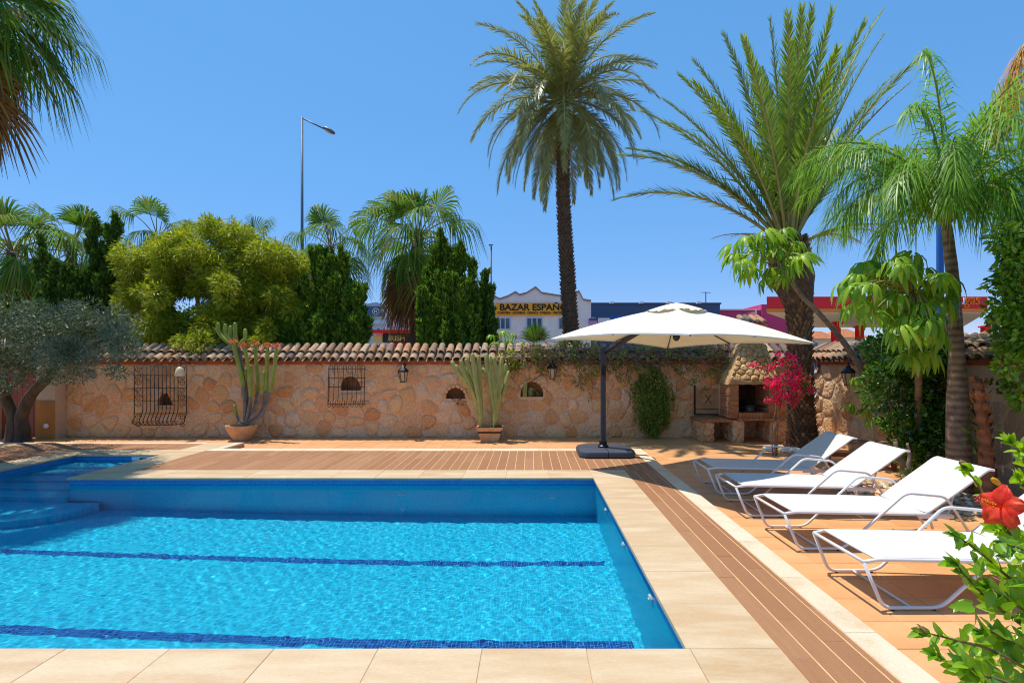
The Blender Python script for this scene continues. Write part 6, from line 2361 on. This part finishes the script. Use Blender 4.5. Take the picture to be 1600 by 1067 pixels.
xa, za = q(643.5, 532.5)
text('BAR', .50, (xa, -.33, za), m_gold, sgi, bold=.012)
MB().box((q(585, 0)[0], -.25, q(0, 535)[1]), (q(599, 0)[0], -.15, q(0, 524)[1])).build('gold_panel', m_gold, ib)
xs_ = empty('roadside_sign', (P(588, 0, 33).x, 33, ZO), label='white board with black letters just above the wall tiles', cat='sign')
z0, z1 = P(0, 550, 33).z - ZO, P(0, 537, 33).z - ZO
MB().box((-.6, 0, z0), (.6, .06, z1)).build('board', m_wht, xs_)
text('RON', .48, (-.52, -.02, z0 + .08), m_ink, xs_, width=1.0, bold=.02)
MB().box((-.05, .065, 0), (.05, .12, z1)).build('post', m_galv, xs_)

# ------------------------------------------------------------------ hibiscus in the foreground
m_hib = MAT('hibiscus_leaf', (0, 0, 0), objvar=[srgb(84, 132, 14), srgb(130, 178, 26), srgb(170, 202, 48), srgb(102, 152, 20), srgb(148, 190, 34)], c2=srgb(112, 154, 28), noise=(20, .4, .7, .4), transl=.4, rough=.28, spec=.55)
m_hstem = MAT('hibiscus_stem', srgb(140, 112, 70), srgb(104, 84, 54), noise=(20, .3, .7), rough=.7)
m_petal = MAT('hibiscus_petal', srgb(222, 34, 20), srgb(246, 92, 54), noise=(28, .35, .65), transl=.45, rough=.5)
m_stam = MAT('stamen', srgb(238, 140, 20), rough=.6)
m_stig = MAT('stigma', srgb(200, 40, 70), rough=.6)
m_ybud = MAT('yellow_leaf', srgb(232, 176, 40), rough=.5, transl=.4)
m_bud = MAT('pink_bud', srgb(150, 96, 60), srgb(190, 110, 90), noise=(30, .3, .7), rough=.5)


def hib_leaf(seed):
    rg = random.Random(seed)
    n = 8
    V, F_ = [], []
    curl, foldv = rg.uniform(-.35, .1), rg.uniform(.12, .3)
    for i in range(n + 1):
        t = i / n
        wd = .30 * math.sin(math.pi * t ** .75) ** .8 * (1 - .35 * t) + (.0 if i in (0, n) else .012 * (1 if i % 2 else -1))
        z = curl * t * t * .5
        V += [(t, wd, z + wd * foldv), (t, wd * .5, z + wd * foldv * .42), (t, 0, z), (t, -wd * .5, z + wd * foldv * .42), (t, -wd, z + wd * foldv)]
    for i in range(n):
        for j in range(4):
            a = i * 5 + j
            F_.append((a, a + 5, a + 6, a + 1))
    return npmesh('leaf', V, F_, m_hib, True)


HL = [hib_leaf(k) for k in range(6)]
hb0 = Vector((2.3, 1.85, ZT))
hib = empty('hibiscus', tuple(hb0), label='bright green hibiscus shrub with one big red flower in the near corner', cat='hibiscus')


def place_leaf(p, dirv, size, up=None, mat=None):
    x = Vector(dirv).normalized()
    upv = Vector(up) if up else Vector((R.uniform(-.7, .5), R.uniform(-1.0, .2), R.uniform(.3, 1.2)))
    y = upv.cross(x)
    if y.length < .05:
        y = Vector((0, 1, 0)).cross(x)
    y.normalize()
    z = x.cross(y)
    M_ = Matrix((x, y, z)).transposed()
    o = inst('leaf', R.choice(HL), hib, Vector(p) - hb0, M_.to_euler(), (size, size * R.uniform(.8, 1.1), size))
    return o


br_px = [[(1680, 980, 2.05), (1590, 850, 2.0), (1540, 775, 1.95), (1508, 730, 1.9)],
         [(1690, 860, 2.1), (1625, 760, 2.05), (1592, 705, 2.0), (1578, 690, 1.98)],
         [(1690, 1000, 2.0), (1580, 905, 1.95), (1530, 862, 1.9), (1496, 838, 1.86)],
         [(1690, 1040, 1.95), (1575, 960, 1.9), (1520, 912, 1.86), (1494, 880, 1.84)],
         [(1680, 1090, 1.8), (1560, 1020, 1.75), (1495, 1000, 1.72), (1446, 988, 1.70)],
         [(1690, 1110, 1.75), (1570, 1065, 1.7), (1505, 1045, 1.68), (1462, 1022, 1.66)],
         [(1690, 930, 2.1), (1620, 860, 2.05), (1580, 835, 2.0), (1556, 825, 1.98)],
         [(1690, 1020, 1.9), (1610, 960, 1.86), (1565, 930, 1.84), (1540, 915, 1.82)],
         [(1690, 1080, 1.85), (1600, 1015, 1.8), (1555, 990, 1.78), (1530, 985, 1.76)],
         [(1690, 900, 2.15), (1640, 810, 2.1), (1605, 765, 2.08), (1590, 745, 2.06)],
         [(1660, 1130, 1.65), (1560, 1085, 1.62), (1530, 1060, 1.6), (1512, 1040, 1.6)],
         [(1690, 960, 1.95), (1640, 890, 1.9), (1600, 860, 1.88), (1575, 850, 1.86)],
         [(1690, 780, 2.1), (1640, 735, 2.06), (1612, 715, 2.04), (1600, 700, 2.02)]]
for bi, br in enumerate(br_px):
    pts = smoothpath([P(*b) for b in br], 8)
    full = [hb0 + Vector((0, 0, .05)), hb0.lerp(pts[0], .6)] + pts
    MB().tube([p - hb0 for p in smoothpath(full, 2)], [max(.007 - .00009 * k, .0022) for k in range(len(smoothpath(full, 2)))], 6).build('stem', m_hstem, hib, True)
    n_ = len(pts)
    k = 2
    side = 1
    while k < n_:
        p = pts[k]
        tdir = (pts[min(k + 1, n_ - 1)] - pts[max(k - 1, 0)]).normalized()
        f = k / n_
        for rep in range(2 if f < .85 else 3):
            dv = tdir * R.uniform(.3, .9) + Vector((R.uniform(-.9, .4), R.uniform(-.7, .5), R.uniform(-.5, .9))) * .8 + Vector((0, 0, side * .25))
            place_leaf(p, dv, R.uniform(.058, .09) * (1 - .3 * f))
        side = -side
        k += 2
# denser inner mass
for k in range(260):
    px_, py_ = R.uniform(1500, 1635), R.uniform(830, 1075)
    if px_ < 1600 - (py_ - 790) * .35 and R.random() < .7:
        continue
    p = P(px_, py_, R.uniform(1.75, 2.1))
    place_leaf(p, (R.uniform(-1, .3), R.uniform(-.6, .3), R.uniform(-.6, .8)), R.uniform(.05, .08))
for o in [c for c in hib.children if c.name.split('.')[0] == 'leaf']:
    wl = o.location + hb0
    if VPX + F_PX * wl.x / wl.y > 1640 or VPY - F_PX * (wl.z - CAM_Z) / wl.y > 1110:
        bpy.data.objects.remove(o)
# past 300 leaves the farthest ones are joined
lv = sorted((c for c in hib.children if c.name.split('.')[0] == 'leaf'), key=lambda c: (c.location + hb0).y - 3 * c.scale.x)
Vs, Fs, n0 = [], [], 0
for o in lv[300:]:
    M_ = Matrix.LocRotScale(o.location, o.rotation_euler, o.scale)
    Vs += [tuple(M_ @ v.co) for v in o.data.vertices]
    Fs += [tuple(i + n0 for i in p.vertices) for p in o.data.polygons]
    n0 = len(Vs)
    bpy.data.objects.remove(o)
if Vs:
    struct(inst('inner_leaves', npmesh('inner_leaves', Vs, Fs, m_hib, True), hib), 'stuff')
# buds
for px_, py_, dd, m_, s_ in ((1507, 726, 1.9, m_hstem, .011), (1441, 985, 1.70, m_bud, .010), (1556, 752, 1.95, m_ybud, .010)):
    MB().blob((0, 0, 0), (s_ * 2.4, s_, s_), 8, 6).build('bud', m_, hib, True, loc=P(px_, py_, dd) - hb0, rot=(0, .6, .2))
# the flower
fc = P(1565, 792, 1.80)
ax = Vector((-.90, -.34, .20)).normalized()
s_, u_ = frame(ax)
flw = empty('flower', tuple(fc - hb0), parent=hib)
for k in range(5):
    a0 = 2 * math.pi * k / 5 + .3
    o_ = s_ * math.cos(a0) + u_ * math.sin(a0)
    tn = ax.cross(o_)
    V, F_ = [], []
    nl, nw = 9, 8
    for i in range(nl + 1):
        t = i / nl
        opening = math.radians(lerp(25, 88, t ** .8))
        r_ = .074 * t
        c = ax * (r_ * math.cos(opening) * .75) + o_ * r_ * math.sin(opening)
        wd = .033 * (math.sin(math.pi * min(t * .80 + .06, 1)) ** .8)
        for j in range(nw + 1):
            v = -1 + 2 * j / nw
            ruf = .0075 * math.sin(v * 6 + k * 2 + t * 5) * t * t + .003 * math.sin(v * 15 + k) * t
            V.append(c + tn * wd * v + ax * (ruf - .006 * v * v * t) + o_ * (-.012 * v * v * t))
    for i in range(nl):
        for j in range(nw):
            a = i * (nw + 1) + j
            F_.append((a, a + nw + 1, a + nw + 2, a + 1))
    inst('petal', npmesh('petal', [tuple(v) for v in V], F_, m_petal, True), flw)
col_ = smoothpath([Vector((0, 0, 0)), ax * .05 + Vector((0, 0, .002)), ax * .10 + Vector((-.008, 0, .012))], 5)
MB().tube(col_, [.0042 - .0002 * k for k in range(len(col_))], 8).build('stamen_column', m_petal, flw, True)
an_ = MB()
for k in range(70):
    t = R.uniform(.4, .95)
    p = col_[min(int(t * (len(col_) - 1)), len(col_) - 1)] + ax * R.uniform(-.005, .005)
    a0 = R.uniform(0, 6.28)
    o_ = s_ * math.cos(a0) + u_ * math.sin(a0)
    an_.blob(p + o_ * R.uniform(.005, .009), .0022, 5, 4)
struct(an_.build('anthers', m_stam, flw, True), 'stuff')
sg_ = MB()
for k in range(5):
    a0 = 2 * math.pi * k / 5
    o_ = s_ * math.cos(a0) + u_ * math.sin(a0)
    sg_.tube([col_[-1], col_[-1] + ax * .008 + o_ * .006], .0008, 4)
    sg_.blob(col_[-1] + ax * .009 + o_ * .007, .0032, 6, 5)
sg_.build('stigma', m_stig, flw, True)
